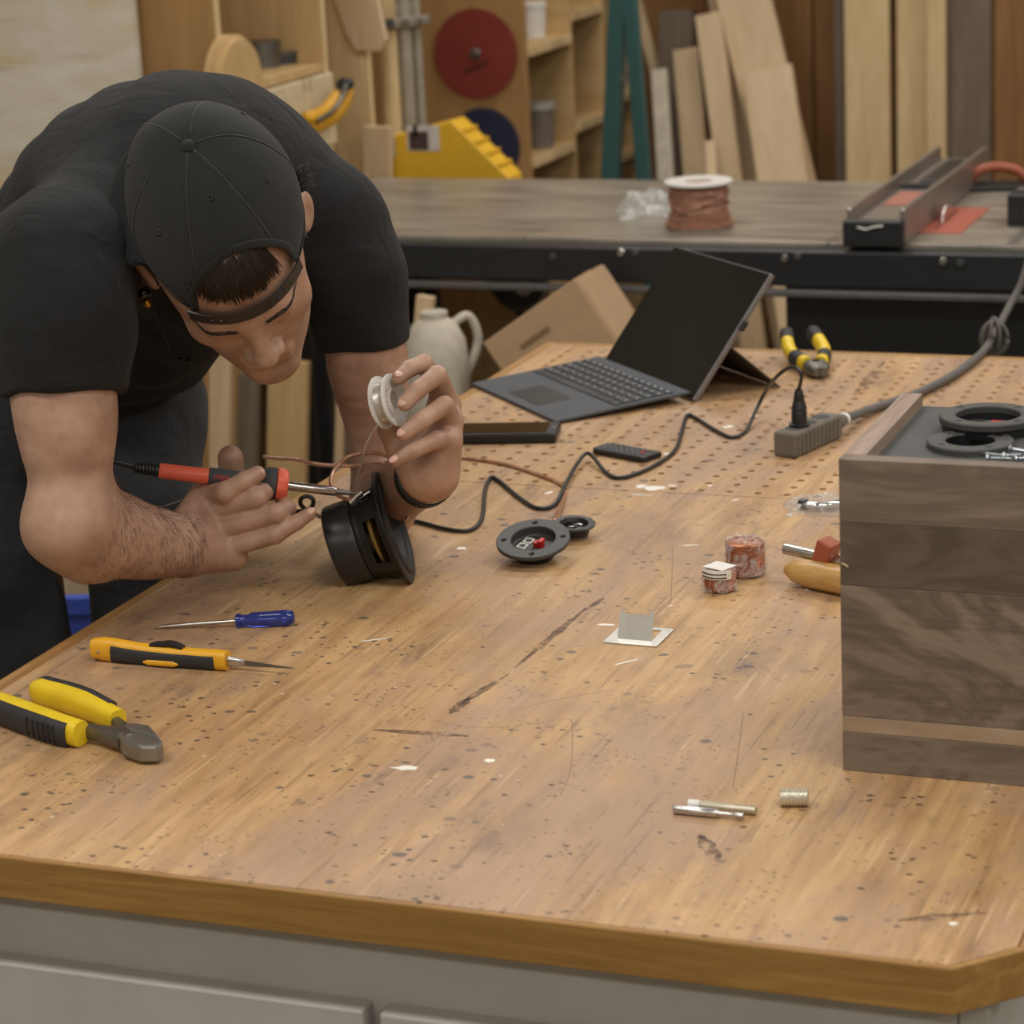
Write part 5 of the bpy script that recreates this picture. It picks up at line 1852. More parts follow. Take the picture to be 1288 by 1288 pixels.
# t-shirt: trunk and two short sleeves
sh = Field()
sax = (Lsh - Rsh) / np.linalg.norm(Lsh - Rsh)
spine = C7 - pelvis
spine = spine / np.linalg.norm(spine)
spine = spine - sax * np.dot(spine, sax)
spine /= np.linalg.norm(spine)
bk = np.cross(sax, spine)
if bk[2] < 0:
    bk = -bk
TA = np.array([sax, spine, bk])
sh.ell(at(232, 250, 3.045), TA, (0.185, 0.150, 0.124), 0.03)
sh.ell(at(175, 265, 3.10), TA, (0.170, 0.155, 0.132), 0.06)
sh.ell(at(130, 350, 3.19), TA, (0.160, 0.15, 0.138), 0.07)
sh.ell(at(75, 430, 3.29), TA, (0.165, 0.13, 0.150), 0.08)
sh.cone(at(228, 205, 2.95), at(245, 270, 2.97), 0.080, 0.10, 0.05)
sh.cone(at(86, 322, 2.815), at(225, 230, 3.01), 0.077, 0.100, 0.06)
sh.cone(at(402, 266, 3.02), at(270, 214, 3.02), 0.066, 0.092, 0.05)
sh.cone(at(200, 395, 3.10), at(260, 360, 3.02), 0.075, 0.075, 0.06)                      # front of the shirt hanging
sh.cone(at(185, 420, 3.16), at(110, 430, 3.22), 0.070, 0.080, 0.06)
# sleeves
sh.chain([at(72, 338, 2.76), at(76, 400, 2.735), at(80, 452, 2.735), at(84, 560, 2.735)], [0.077, 0.068, 0.0585, 0.0550], 0.045)
sh.chain([at(428, 290, 3.02), at(447, 345, 3.02), at(454, 400, 3.035), at(461, 470, 3.055)], [0.060, 0.0525, 0.0505, 0.0495], 0.03)
n1 = at(86, 600, 2.735) - at(74, 380, 2.735)
n2 = at(468, 500, 3.06) - at(450, 350, 3.02)


class SleeveField(Field):
    pass


def cut_sleeves(v):
    return v


# hems: keep only what lies above each hem plane near that sleeve
hem1, hem2 = at(84, 496, 2.735), at(458, 432, 3.045)
n1, n2 = n1 / np.linalg.norm(n1), n2 / np.linalg.norm(n2)
sh.ell(hem1 + n1 * 0.10, TA, (0.10, 0.10, 0.10), 0.002, True)
_base_eval = sh.eval


def _eval(P, cen, rad):
    d = _base_eval(P, cen, rad)
    for hm, nn, rr_ in ((hem1, n1, 0.12), (hem2, n2, 0.105)):
        x = (P - hm) @ nn
        near = np.linalg.norm(P - (hm + nn * 0.05), axis=2) - rr_
        cut = np.maximum(-x, near)               # inside the removed region when negative
        d = np.maximum(d, -cut)
    # soft folds running from shoulder to waist
    s_ = P @ sax
    q_ = P @ spine
    d = d + 0.0034 * np.sin(s_ * 70 + 9 * np.sin(q_ * 9)) * np.clip(np.sin(q_ * 11 + 1.0), 0, 1) + 0.0016 * np.sin(q_ * 95 + s_ * 30)
    return d


sh.ops.pop()
sh.eval = _eval
lo = np.minimum.reduce([Rsh, Lelb, pelvis, Relb]) - 0.30
hi = np.maximum.reduce([C7, Lsh, Lelb, chest, Rsh]) + 0.25
shirt = field_object('t_shirt', sh, lo, hi, 0.0042, M_SHIRT, origin=base_p, smooth_iter=2, largest=True)
shirt.parent = person
shirt.location = (0, 0, 0)
shirt['label'] = 'plain black cotton t-shirt'
# raised stitching: sleeve seams and hems
M_STI = cloth('black_shirt_stitch', (38, 38, 41))

# trousers
tr = Field()
tr.cone(at(40, 470, 3.26), at(115, 470, 3.33), 0.135, 0.130, 0.05)
tr.chain([at(140, 500, 3.30), hipL, at(176, 640, 3.27), kneeL, ankL + np.array([0, 0, 0.0])], [0.115, 0.095, 0.076, 0.075, 0.065], 0.04)
tr.chain([at(0, 505, 3.22), hipR, at(-28, 690, 3.17), kneeR, ankR + np.array([0, 0, 0.0])], [0.110, 0.095, 0.080, 0.075, 0.065], 0.04)
tr.half((0, 0, 0.05), (0, 0, -1))
_tb = tr.eval


def _tev(P, cen, rad):
    d = _tb(P, cen, rad)
    return d + 0.003 * np.sin(P[..., 2] * 60 + 6 * np.sin(P[..., 0] * 14)) * np.sin(P[..., 1] * 22)


tr.eval = _tev
lo = np.minimum.reduce([ankL, ankR, hipL, hipR, pelvis]) - 0.22
lo[2] = 0.02
hi = np.maximum.reduce([ankL, ankR, hipL, hipR, pelvis]) + 0.25
jeans = field_object('trousers', tr, lo, hi, 0.007, M_JEANS, origin=base_p, smooth_iter=3)
jeans.parent = person
jeans.location = (0, 0, 0)
jeans['label'] = 'charcoal denim trousers'
for a_ in (ankL, ankR):
    so_ = MB()
    toe = np.array([0.91, -0.41, 0])
    pth = [Vector(a_) + Vector(toe * t) + Vector((0, 0, z - 0.09)) for t, z in ((-0.09, 0.055), (-0.06, 0.062), (0.0, 0.060), (0.08, 0.048), (0.15, 0.038), (0.19, 0.032))]
    o = so_.sweep(pth, [(0.025, 0.045), (0.04, 0.058), (0.043, 0.058), (0.047, 0.046), (0.045, 0.036), (0.024, 0.026)], 18, power=2.6).build('shoe', M_BLACKRUB, smooth=True, origin=tuple(base_p))
    o.parent = person
    o.location = (0, 0, 0)

# earphone in the right ear, its cord hanging under the jaw
eb = hd_(0.099, 0.004, -0.006)
ear = thing('earphone', 'black and gold earphone with a thin cord in the right ear', 'earphone', xf(eb))
MB().lathe([(0.0042, -0.008), (0.0058, -0.006), (0.0060, 0.002), (0.0045, 0.005), (0.0001, 0.006)], frame((0, 0, 0), tuple(HX + 0.3 * HY)), 20).build('housing', M_BLACKGLOSS, ear, smooth=True)
MB().lathe([(0.0040, 0), (0.0044, 0.002), (0.0044, 0.006), (0.003, 0.009)], frame(tuple(-HZ * 0.006 + HY * 0.004), tuple(-HZ * 0.8 + HY * 0.5)), 16).build('brass_ring', plain('brass', (190, 150, 70), 0.3, 1.0), ear, smooth=True)
ep = [eb - HZ * 0.012 + HY * 0.008, at(198, 385, 2.81), at(203, 410, 2.80), at(215, 445, 2.82)]
MB().sweep([Vector(p - eb) for p in cr(ep, 6)], 0.0009, 6, None).build('cord', M_BLACKPL, ear, smooth='all')


# ------------------------------------------------------------------ table saw behind the bench
SZ = 0.87
SY0, SY1, SX0, SX1 = 4.93, 5.69, -2.575, 0.30


def castiron():
    t = NT('oiled_cast_iron')
    f = t.noise(t.mapping((1.6, 12, 1)), 2.5, 4, 0.6)
    t.set('Base Color', t.ramp(f, [(0.3, srgb(112, 105, 95)), (0.7, srgb(166, 156, 142))]))
    t.set('Roughness', t.math('ADD', 0.20, t.math('MULTIPLY', f, 0.22)))
    t.set('Metallic', 0.1)
    return t.m


M_IRONTOP = castiron()
M_SAWBLK = plain('black_powder_coat', (30, 31, 33), 0.42, 0, 0.1, 30)
M_ALU = plain('brushed_aluminium', (160, 152, 146), 0.38, 0.8, 0.06, 60)
saw = thing('table_saw', 'cast iron table saw with black front rail and black cabinet behind the workbench', 'table saw', xf((SX0, SY0, 0)))


def sw(x0, x1, y0, y1, z0, z1, name, mat, bev=0.0, par=None):
    return slab(name, x0 - SX0, x1 - SX0, y0 - SY0, y1 - SY0, z0, z1, mat, par or saw, bev)


sw(SX0, -1.905, SY0, SY1, SZ - 0.035, SZ, 'table_wing', M_IRONTOP, 0.002)
sw(-1.903, -1.262, SY0, SY1, SZ - 0.035, SZ, 'table_wing', M_IRONTOP, 0.002)
saw_top = sw(-1.260, -0.60, SY0, SY1, SZ - 0.035, SZ, 'saw_table', M_IRONTOP, 0.002)
sw(-0.598, SX1, SY0, SY1, SZ - 0.035, SZ, 'table_wing', M_IRONTOP, 0.002)
rail = sw(SX0, SX1, SY0 - 0.055, SY0 - 0.002, SZ - 0.080, SZ - 0.008, 'front_rail', M_SAWBLK, 0.004)
sw(SX0, SX1, SY0 - 0.070, SY0 - 0.050, SZ - 0.098, SZ - 0.084, 'rail_tube', plain('dull_rail_tube', (104, 102, 100), 0.4, 0.5), 0.003)
for px, py in ((695, 323), (781, 318), (799, 318), (987, 325), (1003, 323), (1186, 329), (1208, 331)):
    p = on_y(px, py, SY0 - 0.056)
    MB().lathe([(0.0001, 0.005), (0.006, 0.005), (0.0075, 0.003), (0.0085, 0)], frame((p[0] - SX0, p[1] - SY0, p[2]), (0, -1, 0)), 14).build('bolt', M_STEEL if px in (781, 987, 1186) else M_DARKGREY, rail, smooth=True)
sx_l = on_y(988, 400, SY0 + 0.02)[0]
sw(sx_l, 0.05, SY0 + 0.02, SY1 - 0.06, 0.0, SZ - 0.04, 'cabinet', M_SAWBLK, 0.006)
for lxp in (on_y(408, 500, SY0 + 0.06)[0], -2.46):
    sw(lxp - 0.016, lxp + 0.016, SY0 + 0.045, SY0 + 0.077, 0.0, SZ - 0.036, 'support_leg', M_SAWBLK, 0.003)
    sw(lxp - 0.016, lxp + 0.016, SY1 - 0.08, SY1 - 0.048, 0.0, SZ - 0.036, 'support_leg', M_SAWBLK, 0.003)
# throat plate, blade slot and mitre slot
tp = on(1190, 283, SZ)
throat = MB().box((0, 0, 0.001), (0.10, 0.30, 0.003), xf((tp[0] - SX0, tp[1] - SY0 + 0.05, SZ))).build('throat_plate', plain('red_throat_plate', (178, 98, 82), 0.4, 0, 0.06), saw, bevel=0.001)
for part_ in (throat, saw_top):
    carve(part_, MB().box((-0.010, 0, 0), (0.006, 0.22, 0.10), xf((tp[0] - SX0, tp[1] - SY0 + 0.05, SZ))))
MB().box((0.17, 0, 0.0005), (0.020, SY1 - SY0 - 0.01, 0.002), xf((tp[0] - SX0, (SY1 - SY0) / 2, SZ))).build('mitre_slot', M_ALU, saw)
MB().prism([(-0.05, 0), (0.05, 0), (0.040, 0.018), (0.015, 0.028), (-0.015, 0.028), (-0.040, 0.018)], -0.0012, 0.0012, frame((tp[0] - SX0 - 0.010, tp[1] - SY0 + 0.06, SZ + 0.0035), (1, 0, 0), (0, 1, 0))).build('blade', M_STEEL, saw)

# rip fence: a channel with raised sides lying across the table
fa = on(1051, 318, SZ)
fence = thing('rip_fence', 'aluminium rip fence lying across the saw table', 'saw fence', xf((fa[0], SY0 - 0.05, SZ + 0.001)))
FWD = 0.118
FLN = 0.86
MB().box((FWD / 2, FLN / 2 + 0.02, 0.026), (FWD - 0.024, FLN - 0.03, 0.040)).build('beam', M_ALU, fence, bevel=0.002)
for xx in (0.006, FWD - 0.006):
    MB().box((xx, FLN / 2 + 0.02, 0.036), (0.012, FLN - 0.02, 0.070)).build('face_plate', M_ALU, fence, bevel=0.003)
MB().box((FWD / 2, 0.012, 0.026), (FWD + 0.002, 0.024, 0.052)).build('end_cap', M_SAWBLK, fence, bevel=0.004)
MB().sweep(cr([(FWD * .25, -0.002, 0.040), (FWD * .4, -0.002, 0.036), (FWD * .5, -0.002, 0.040), (FWD * .68, -0.002, 0.043)], 5), 0.002, 6).build('logo_stroke', M_WHITE, fence, smooth=True)
MB().box((FWD / 2, 0.30, 0.047), (0.060, 0.16, 0.002)).build('warning_label', plain('faded_red_label', (172, 112, 96), 0.5), fence)
MB().box((FWD / 2 + 0.004, 0.44, 0.051), (0.090, 0.022, 0.010)).build('cross_bar', M_SAWBLK, fence, bevel=0.002)
MB().box((FWD / 2 + 0.01, 0.62, 0.052), (0.040, 0.30, 0.012)).build('push_stick_holder', M_SAWBLK, fence, bevel=0.004)
# orange tool and black switch box at the far right end of the saw
oc = on(1272, 222, SZ)
org = thing('orange_push_block', 'orange push block lying on the saw table behind the fence', 'push block', xf((oc[0], min(oc[1], SY1 - 0.08), SZ), 0.3))
MB().box((0, 0, 0.006), (0.17, 0.085, 0.012)).build('sole', M_BLACKPL, org, bevel=0.003)
MB().sweep(cr([(-0.06, 0, 0.012), (-0.05, 0, 0.035), (-0.01, 0, 0.048), (0.04, 0, 0.040), (0.07, 0, 0.012)], 5), [(0.013, 0.011)] * 21, 12).build('grip', M_ORANGE, org, smooth=True)
bc2 = on(1284, 280, SZ)
swb = thing('switch_box', 'black switch box standing on the saw table at the frame edge', 'switch box', xf((bc2[0] + 0.03, bc2[1], SZ)))
MB().box((0.0, 0, 0.032), (0.10, 0.09, 0.064)).build('body', M_SAWBLK, swb, bevel=0.004)
MB().box((0.0, -0.046, 0.036), (0.03, 0.008, 0.022)).build('rocker', M_DARKGREY, swb, bevel=0.002)
MB().box((-0.02, 0, 0.067), (0.03, 0.03, 0.008)).build('knob', M_GREYSTEEL, swb, bevel=0.002)

# spool of copper wire standing on the saw
wc_ = on(880, 286, SZ)
ws = thing('wire_spool', 'spool of copper wire with a white flange standing on the saw table', 'wire spool', xf((wc_[0], wc_[1], SZ)))
R1 = 0.062
MB().lathe([(0.0001, 0), (R1, 0), (R1, 0.004), (0.0001, 0.004)], n=40).build('bottom_flange', M_WHITE, ws, smooth=True)
prof = [(0.03, 0.004)]
for k in range(15):
    z = 0.005 + k * 0.0058
    r_ = 0.060 + 0.012 * max(0, 1 - k / 5) + 0.002 * math.sin(k * 2.1)
    prof += [(r_ - 0.003, z), (r_, z + 0.0018), (r_, z + 0.004)]
prof += [(0.03, 0.093)]
M_SPW = plain('tinned_copper_wire', (172, 128, 106), 0.35, 0.3, 0.25, 60)
MB().lathe(prof, n=48).build('winding', M_SPW, ws, smooth=True, angle=40)
for k in range(5):
    a0 = k * 1.3
    MB().sweep([(0.0625 * math.cos(a0 + t), 0.0625 * math.sin(a0 + t), 0.03 + 0.05 * t / 2.4 * (1 if k % 2 else -1) + (0 if k % 2 else 0.05)) for t in np.linspace(0, 2.2, 20)], 0.0020, 6, None).build('crossing_strand', M_SPW, ws, smooth='all')
MB().lathe([(0.030, 0.093), (0.070, 0.093), (0.071, 0.095), (0.070, 0.098), (0.064, 0.0985), (0.030, 0.0975)], n=48, closed=True).build('top_flange', M_WHITE, ws, smooth=True, angle=50)
MB().lathe([(0.029, 0.004), (0.030, 0.004), (0.030, 0.0975), (0.029, 0.0975)], n=32, closed=True).build('hub', M_WHITE, ws, smooth=True)
bb = on(815, 268, SZ)
bag2 = thing('plastic_bag', 'crumpled clear bag lying on the saw table beside the wire spool', 'plastic bag', xf((bb[0], bb[1], SZ), 0.4))
bag_mesh(0.13, 0.15, 0.055, 11).build('film', bag_film('cloudy_bag_film', 0.40, 0.66), bag2, smooth=True, angle=30)
MB().lathe([(0.0001, 0), (0.018, 0), (0.02, 0.002), (0.02, 0.016), (0.0001, 0.018)], xf((0.01, -0.03, 0.002)), 20).build('contents', M_WHITE, bag2, smooth=True)

# ------------------------------------------------------------------ low shelf in the aisle between bench and saw
lowz = 0.42
YS = 4.52
jc = on_y(548, 440, YS + 0.12)
sx0, sx1 = jc[0] - 0.14, on_y(800, 440, YS)[0]
ls = thing('storage_shelf', 'low plywood shelf in the aisle between bench and saw', 'shelf', xf((sx0, YS, 0)))
slab('shelf_board', 0, sx1 - sx0, 0, 0.36, lowz - 0.022, lowz, M_SHELF, ls, 0.002)
for xx in (0, sx1 - sx0 - 0.03):
    for yy in (0, 0.33):
        slab('post', xx, xx + 0.03, yy, yy + 0.03, 0, lowz - 0.022, M_SHELF, ls)
# cardboard carton tipped on its edge against a timber block
yc_ = YS + 0.06
pA, pB = on_y(607, 432, yc_), on_y(718, 353, yc_)
ca_ = math.atan2(pB[2] - pA[2], pB[0] - pA[0])
cw = float(np.linalg.norm(pB - pA))
hB = 0.20
cx_, cz_ = pA[0] + math.sin(ca_) * hB, pA[2] - math.cos(ca_) * hB
carton = thing('cardboard_box', 'brown cardboard box tipped on its corner in front of the saw', 'box',
               Matrix.Translation((cx_, yc_, cz_)) @ Matrix.Rotation(-ca_, 4, 'Y') @ Matrix.Rotation(0.10, 4, 'Z'))
MB().box((cw / 2, 0.11, hB / 2), (cw, 0.22, hB)).build('carton', M_CARD, carton, bevel=0.003)
MB().box((cw / 2, 0.11, hB + 0.0012), (cw * 0.98, 0.050, 0.0014)).build('tape', plain('parcel_tape', (150, 118, 80), 0.3), carton)
MB().box((cw + 0.0012, 0.11, hB * 0.5), (0.0018, 0.21, hB * 0.96)).build('flap', M_CARD, carton)
MB().box((cw * 0.42, -0.0010, hB * 0.75), (0.07, 0.001, 0.010)).build('print_line', plain('carton_print', (120, 94, 66), 0.8), carton)
prop = slab('timber_block', 0, 0.26, 0, 0.24, 0, max(0.02, cz_ - lowz - 0.003), M_MAPLE)
prop.location = (cx_ - 0.13, yc_ - 0.01, lowz)
tag(prop, 'squared timber block on the low shelf propping the cardboard box', 'timber')
print('carton corner height', cz_)
# white jug and scrap timber
jug = thing('plastic_jug', 'white plastic jug standing on the low shelf beside scrap timber', 'jug', xf((jc[0], YS + 0.12, lowz)))
jh = on_y(548, 392, YS + 0.12)[2] - lowz
M_JUG = plain('cloudy_white_plastic', (184, 176, 160), 0.6)
MB().lathe([(0.0001, 0), (0.062, 0), (0.066, 0.01), (0.066, jh * 0.70), (0.060, jh * 0.84), (0.044, jh * 0.93), (0.024, jh * 0.97)], n=28).build('body', M_JUG, jug, smooth=True)
MB().lathe([(0.027, jh * 0.955), (0.028, jh), (0.0001, jh)], n=20).build('cap', M_JUG, jug, smooth=True)
MB().sweep(cr([(0.03, 0.03, jh * 0.92), (0.055, 0.05, jh * 0.95), (0.068, 0.06, jh * 0.80), (0.046, 0.04, jh * 0.6)], 5), 0.009, 8, None).build('handle', M_JUG, jug, smooth=True)


def stick(name, label, p0, p1, w, t, mat, cat='board', group=None, roll=0.0):
    """Board from p0 (foot) to p1 (head): w wide across the picture, t thick."""
    p0, p1 = Vector(p0), Vector(p1)
    z = (p1 - p0)
    Mx = frame(p0, z, (math.cos(roll), math.sin(roll), 0))
    o = MB().box((0, 0, z.length / 2), (w, t, z.length)).build(name, mat, bevel=0.002)
    o.matrix_world = Mx
    return tag(o, label, cat, group)


head_ = on_y(536, 372, YS + 0.27)
foot_ = on_y(492, 452, YS + 0.26)
foot_ = head_ + (foot_ - head_) * (head_[2] - lowz - 0.012) / (head_[2] - foot_[2])
foot_[0] = max(foot_[0], sx0 + 0.02)
stick('scrap_board', 'short board leaning up beside the white jug under the saw rail', foot_, head_, 0.036, 0.022, M_MAPLE)
for k, (xa, xb, yt, mt, lb) in enumerate(((262, 296, 440, M_MAPLE, 'tall pale board standing in the shadow behind the trousers'), (298, 330, 470, M_GREYWOOD, 'dark narrow board standing among the scraps under the saw'),
                                          (332, 396, 452, M_PLY, 'wide plywood offcut standing beside the black saw leg'), (424, 438, 470, M_MAPLE, 'thin strip of wood standing behind the raised arm'))):
    pa = on_y((xa + xb) / 2, yt, 4.78 + 0.03 * k)
    w_ = (xb - xa) / 690.0
    stick('offcut_board', lb, (pa[0] - 0.06, 4.78 + 0.03 * k, 0.004), pa, w_, 0.02, mt)
# dark machine parts glinting under the saw
mc = on_y(625, 362, 5.25)
mot = thing('saw_motor', 'dark motor with a shiny hub hanging under the saw table', 'motor', xf((mc[0], 5.36, mc[2])))
MB().lathe([(0.0001, -0.10), (0.055, -0.10), (0.062, -0.09), (0.062, 0.08), (0.05, 0.10), (0.0001, 0.10)], frame((0, 0, 0), (0.5, -0.85, 0)), 24).build('housing', M_SAWBLK, mot, smooth=True)
MB().lathe([(0.0001, 0.125), (0.012, 0.122), (0.022, 0.112), (0.024, 0.10)], frame((0, 0, 0), (0.5, -0.85, 0)), 20).build('hub', plain('chrome_hub', (200, 196, 190), 0.12, 1.0), mot, smooth=True)
MB().box((0, 0.02, (SZ - 0.036 - mc[2]) / 2 + 0.02), (0.06, 0.06, SZ - 0.036 - mc[2] - 0.04)).build('mount', M_SAWBLK, mot)
stick('steel_brace', 'dark steel brace running diagonally under the saw table', on_y(668, 415, 5.45), on_y(628, 345, 5.45), 0.022, 0.012, M_SAWBLK, 'brace')
bq = at(88, 775, 4.35)
hb = at(88, 747, 4.18)[2] / 0.284
print('bin', bq, 'carton corner', cz_)
blue = thing('blue_bin', 'blue plastic bin on the floor behind the legs', 'bin', xf((bq[0], bq[1], 0), 0.3))
bw = plain('blue_plastic', (50, 76, 170), 0.45)
m = MB()
for c, s in (((0, -0.15, 0.14), (0.42, 0.008, 0.28)), ((0, 0.15, 0.14), (0.42, 0.008, 0.28)), ((-0.206, 0, 0.14), (0.008, 0.292, 0.28)), ((0.206, 0, 0.14), (0.008, 0.292, 0.28)), ((0, 0, 0.004), (0.40, 0.29, 0.008))):
    m.box(c, s)
m.v = [(a, b, c * hb) for a, b, c in m.v]
m.build('tub', bw, blue, bevel=0.002)
m = MB()
for c, s in (((0, -0.160, 0.276), (0.45, 0.02, 0.016)), ((0, 0.160, 0.276), (0.45, 0.02, 0.016)), ((-0.216, 0, 0.276), (0.02, 0.30, 0.016)), ((0.216, 0, 0.276), (0.02, 0.30, 0.016))):
    m.box(c, s)
m.v = [(a, b, c * hb) for a, b, c in m.v]
m.build('rim', bw, blue, bevel=0.003)
stick('offcut_board', 'pale offcut standing up in the blue bin', (bq[0], bq[1] + 0.06, 0.012), (bq[0] - 0.01, bq[1] + 0.09, at(72, 700, 4.4)[2]), 0.20, 0.02, M_PALE)

# ------------------------------------------------------------------ shelving along the left wall
XF = -2.60                                     # front plane of the shelving


def y_at(px, py=80, x=XF):
    return on_x(px, py, x)[1]


M_ENDP = wood('honey_plywood_end', (178, 140, 90), (154, 116, 70), 'Z', 0.8, 0.6, 6, 0, 0.8, 0.03)
ya, yb = y_at(274), y_at(411)
cabL = thing('open_cabinet', 'tall open plywood cabinet with cluttered shelf behind the bent back', 'cabinet', xf((-3.34, ya, 0)))
dX = XF + 3.34
slab('side_panel', 0, dX, 0, 0.018, 0, 2.2, M_ENDP, cabL, 0.001)
slab('side_panel', 0, dX, yb - ya - 0.018, yb - ya, 0, 2.2, M_PLY, cabL, 0.001)
slab('back_panel', 0, 0.012, 0.018, yb - ya - 0.018, 0, 2.2, M_ENDP, cabL)
slab('edge_strip', dX, dX + 0.004, 0, 0.018, 0, 2.2, M_PALE, cabL)
slab('edge_strip', dX, dX + 0.004, yb - ya - 0.018, yb - ya, 0, 2.2, M_PALE, cabL)
zs = on_x(360, 92, XF)[2]
for z in (zs, 0.55, 2.1):
    slab('shelf', 0.012, dX, 0.018, yb - ya - 0.018, z - 0.02, z, M_PLY, cabL, 0.001)
# cream box front under the shelf with finger slots
zb = on_x(380, 140, XF)[2]
dr = slab('drawer_front', dX - 0.012, dX + 0.010, 0.06, yb - ya + 0.01, zs - 0.19, zs - 0.024, plain('cream_painted_ply', (206, 190, 156), 0.5), cabL, 0.003)
cut = MB()
for px in (383.5, 392):
    p = on_x(px, 107, XF + 0.012)
    cut.box((dX, p[1] - ya, p[2]), (0.08, 0.016, 0.036))
carve(dr, cut)
# things standing on that shelf
for k, (px, hgt, rad_, mat, nm, lb, cat) in enumerate(((352, 0.030, 0.055, M_DARKGREY, 'tin', 'flat dark tin standing on the cluttered cabinet shelf', 'tin'),
                                                       (376, 0.034, 0.045, M_BLACKRUB, 'tape_roll', 'roll of black tape at the end of the cabinet shelf', 'tape'),
                                                       (330, 0.060, 0.045, M_GREYSTEEL, 'steel_can', 'grey steel can at the back of the cabinet shelf', 'can'))):
    yy = on_x(px, 88, XF - 0.12)[1]
    o = thing(nm, lb, cat, xf((XF - 0.12, yy, zs)))
    if nm == 'tape_roll':
        MB().lathe([(rad_ * 0.6, 0), (rad_, 0), (rad_, hgt), (rad_ * 0.6, hgt)], n=28, closed=True).build('tape', mat, o, smooth=True, angle=40)
        MB().lathe([(rad_ * 0.56, 0.001), (rad_ * 0.6, 0.001), (rad_ * 0.6, hgt - 0.001), (rad_ * 0.56, hgt - 0.001)], n=28, closed=True).build('core', M_CARD, o, smooth=True, angle=40)
    else:
        MB().lathe([(0.0001, 0), (rad_, 0), (rad_, hgt * 0.8), (0.0001, hgt * 0.8)], n=28).build('body', mat, o, smooth=True, angle=40)
        MB().lathe([(rad_ + 0.002, hgt * 0.75), (rad_ + 0.002, hgt), (0.0001, hgt)], n=28).build('lid', M_GREYSTEEL, o, smooth=True, angle=40)
# bent plywood hoop leaning on the cabinet side
hc = on_x(293, 105, XF + 0.02)
hoop = MB().lathe([(0.0001, -0.02), (0.104, -0.02), (0.104, -0.004), (0.101, -0.003), (0.104, 0.0), (0.104, 0.006), (0.094, 0.008), (0.094, 0.020), (0.0001, 0.020)], n=48).build('plywood_disc', M_PLY, smooth=True, angle=40)
hoop.matrix_world = frame((XF + 0.0245, hc[1], hc[2]), (1, 0, 0.0), (0, 0, 1))
tag(hoop, 'round plywood disc hung on the front edge of the open cabinet', 'disc')
# yellow band clamp hanging at the cabinet corner
yc = on_x(420, 110, XF + 0.05)
ban = thing('band_clamp', 'yellow banana-shaped strap clamp hanging on the cabinet corner', 'clamp', xf(tuple(yc)))
pts1 = [on_x(a, b, XF + 0.05) - yc for a, b in ((437, 113), (432, 130), (418, 148), (400, 158), (385, 160))]
pts2 = [on_x(a, b, XF + 0.06) - yc for a, b in ((424, 120), (414, 135), (400, 144), (386, 148))]
pts3 = [on_x(a, b, XF + 0.075) - yc for a, b in ((434, 108), (428, 126), (415, 142), (400, 151))]
M_BAN = plain('ochre_webbing', (206, 152, 30), 0.55)
q3 = cr(pts1, 6)
MB().sweep(q3, [(0.016, 0.020)] * len(q3), 10, None).build('strap', M_BAN, ban, smooth='all')
q3 = cr(pts2, 6)
MB().sweep(q3, [(0.012, 0.016)] * len(q3), 10, None).build('strap', M_BAN, ban, smooth='all')
q3 = cr(pts3, 6)
MB().sweep(q3, [(0.006, 0.009)] * len(q3), 8, None).build('steel_band', M_GREYSTEEL, ban, smooth='all')
MB().ball(tuple(on_x(434, 106, XF + 0.06) - yc), (0.022, 0.020, 0.016)).build('ratchet', M_BLACKRUB, ban, smooth='all')
# whitewashed sheet leaning in the corner
def whitewash():
    t = NT('patchy_whitewash')
    f = t.noise(t.mapping((1.5, 1.5, 3.5)), 2.4, 5, 0.6, 0.8)
    f2 = t.noise(t.mapping((1, 1, 6)), 6, 4, 0.6)
    c = t.ramp(f, [(0.36, srgb(206, 184, 142)), (0.50, srgb(208, 200, 182)), (0.66, srgb(220, 213, 200))])
    c = t.mix(t.math('MULTIPLY', t.step(f2, 0.58, 0.7), 0.4), c, srgb(150, 140, 122))
    t.set('Base Color', c)
    t.set('Roughness', 0.75)
    return t.m


yw = ya - 0.07
xw = on_y(171, 60, yw)[0]
o = slab('plywood_sheet', xw - 0.55, xw, 0, 0.018, 0, 2.1, whitewash())
o.location = (0, yw, 0)
tag(o, 'large whitewashed plywood sheet standing in front of the open cabinet', 'plywood sheet')
# boards between the cabinets
yq = 5.80


def vboard(name, xa, xb, y, z1, mat, label, cat='board', t=0.02, group=None, tiltx=0.0):
    a, b = on_y(xa, 120, y)[0], on_y(xb, 120, y)[0]
    o = MB().box((0, t / 2, z1 / 2), (b - a, t, z1)).build(name, mat, bevel=0.002)
    o.matrix_world = xf(((a + b) / 2, y, 0.001), 0, 0, tiltx)
    return tag(o, label, cat, group)


vboard('tall_board', 417, 466, yq, 1.9, M_PALE, 'tall pale board standing between the cabinet and the pipe clamps')
vboard('tall_board', 430, 464, yq - 0.05, 0.985, M_MAPLE, 'shorter maple board standing in front of the tall pale board', tiltx=0.05)
# shaped board hanging with a slanted lower end
pz = [on_y(a, b, yq - 0.01) for a, b in ((417, -20), (472, -20), (487, 50), (480, 64), (449, 63), (436, 40))]
m = MB().prism([(p[0] - pz[0][0], p[2] - pz[0][2]) for p in pz], 0, 0.02, frame((0, 0, 0), (0, -1, 0), (1, 0, 0)))
o = m.build('slanted_board', M_MAPLE, bevel=0.002)
o.location = (pz[0][0], yq - 0.0005, pz[0][2])
tag(o, 'slanted end board hanging in front of the tall pale board', 'board')
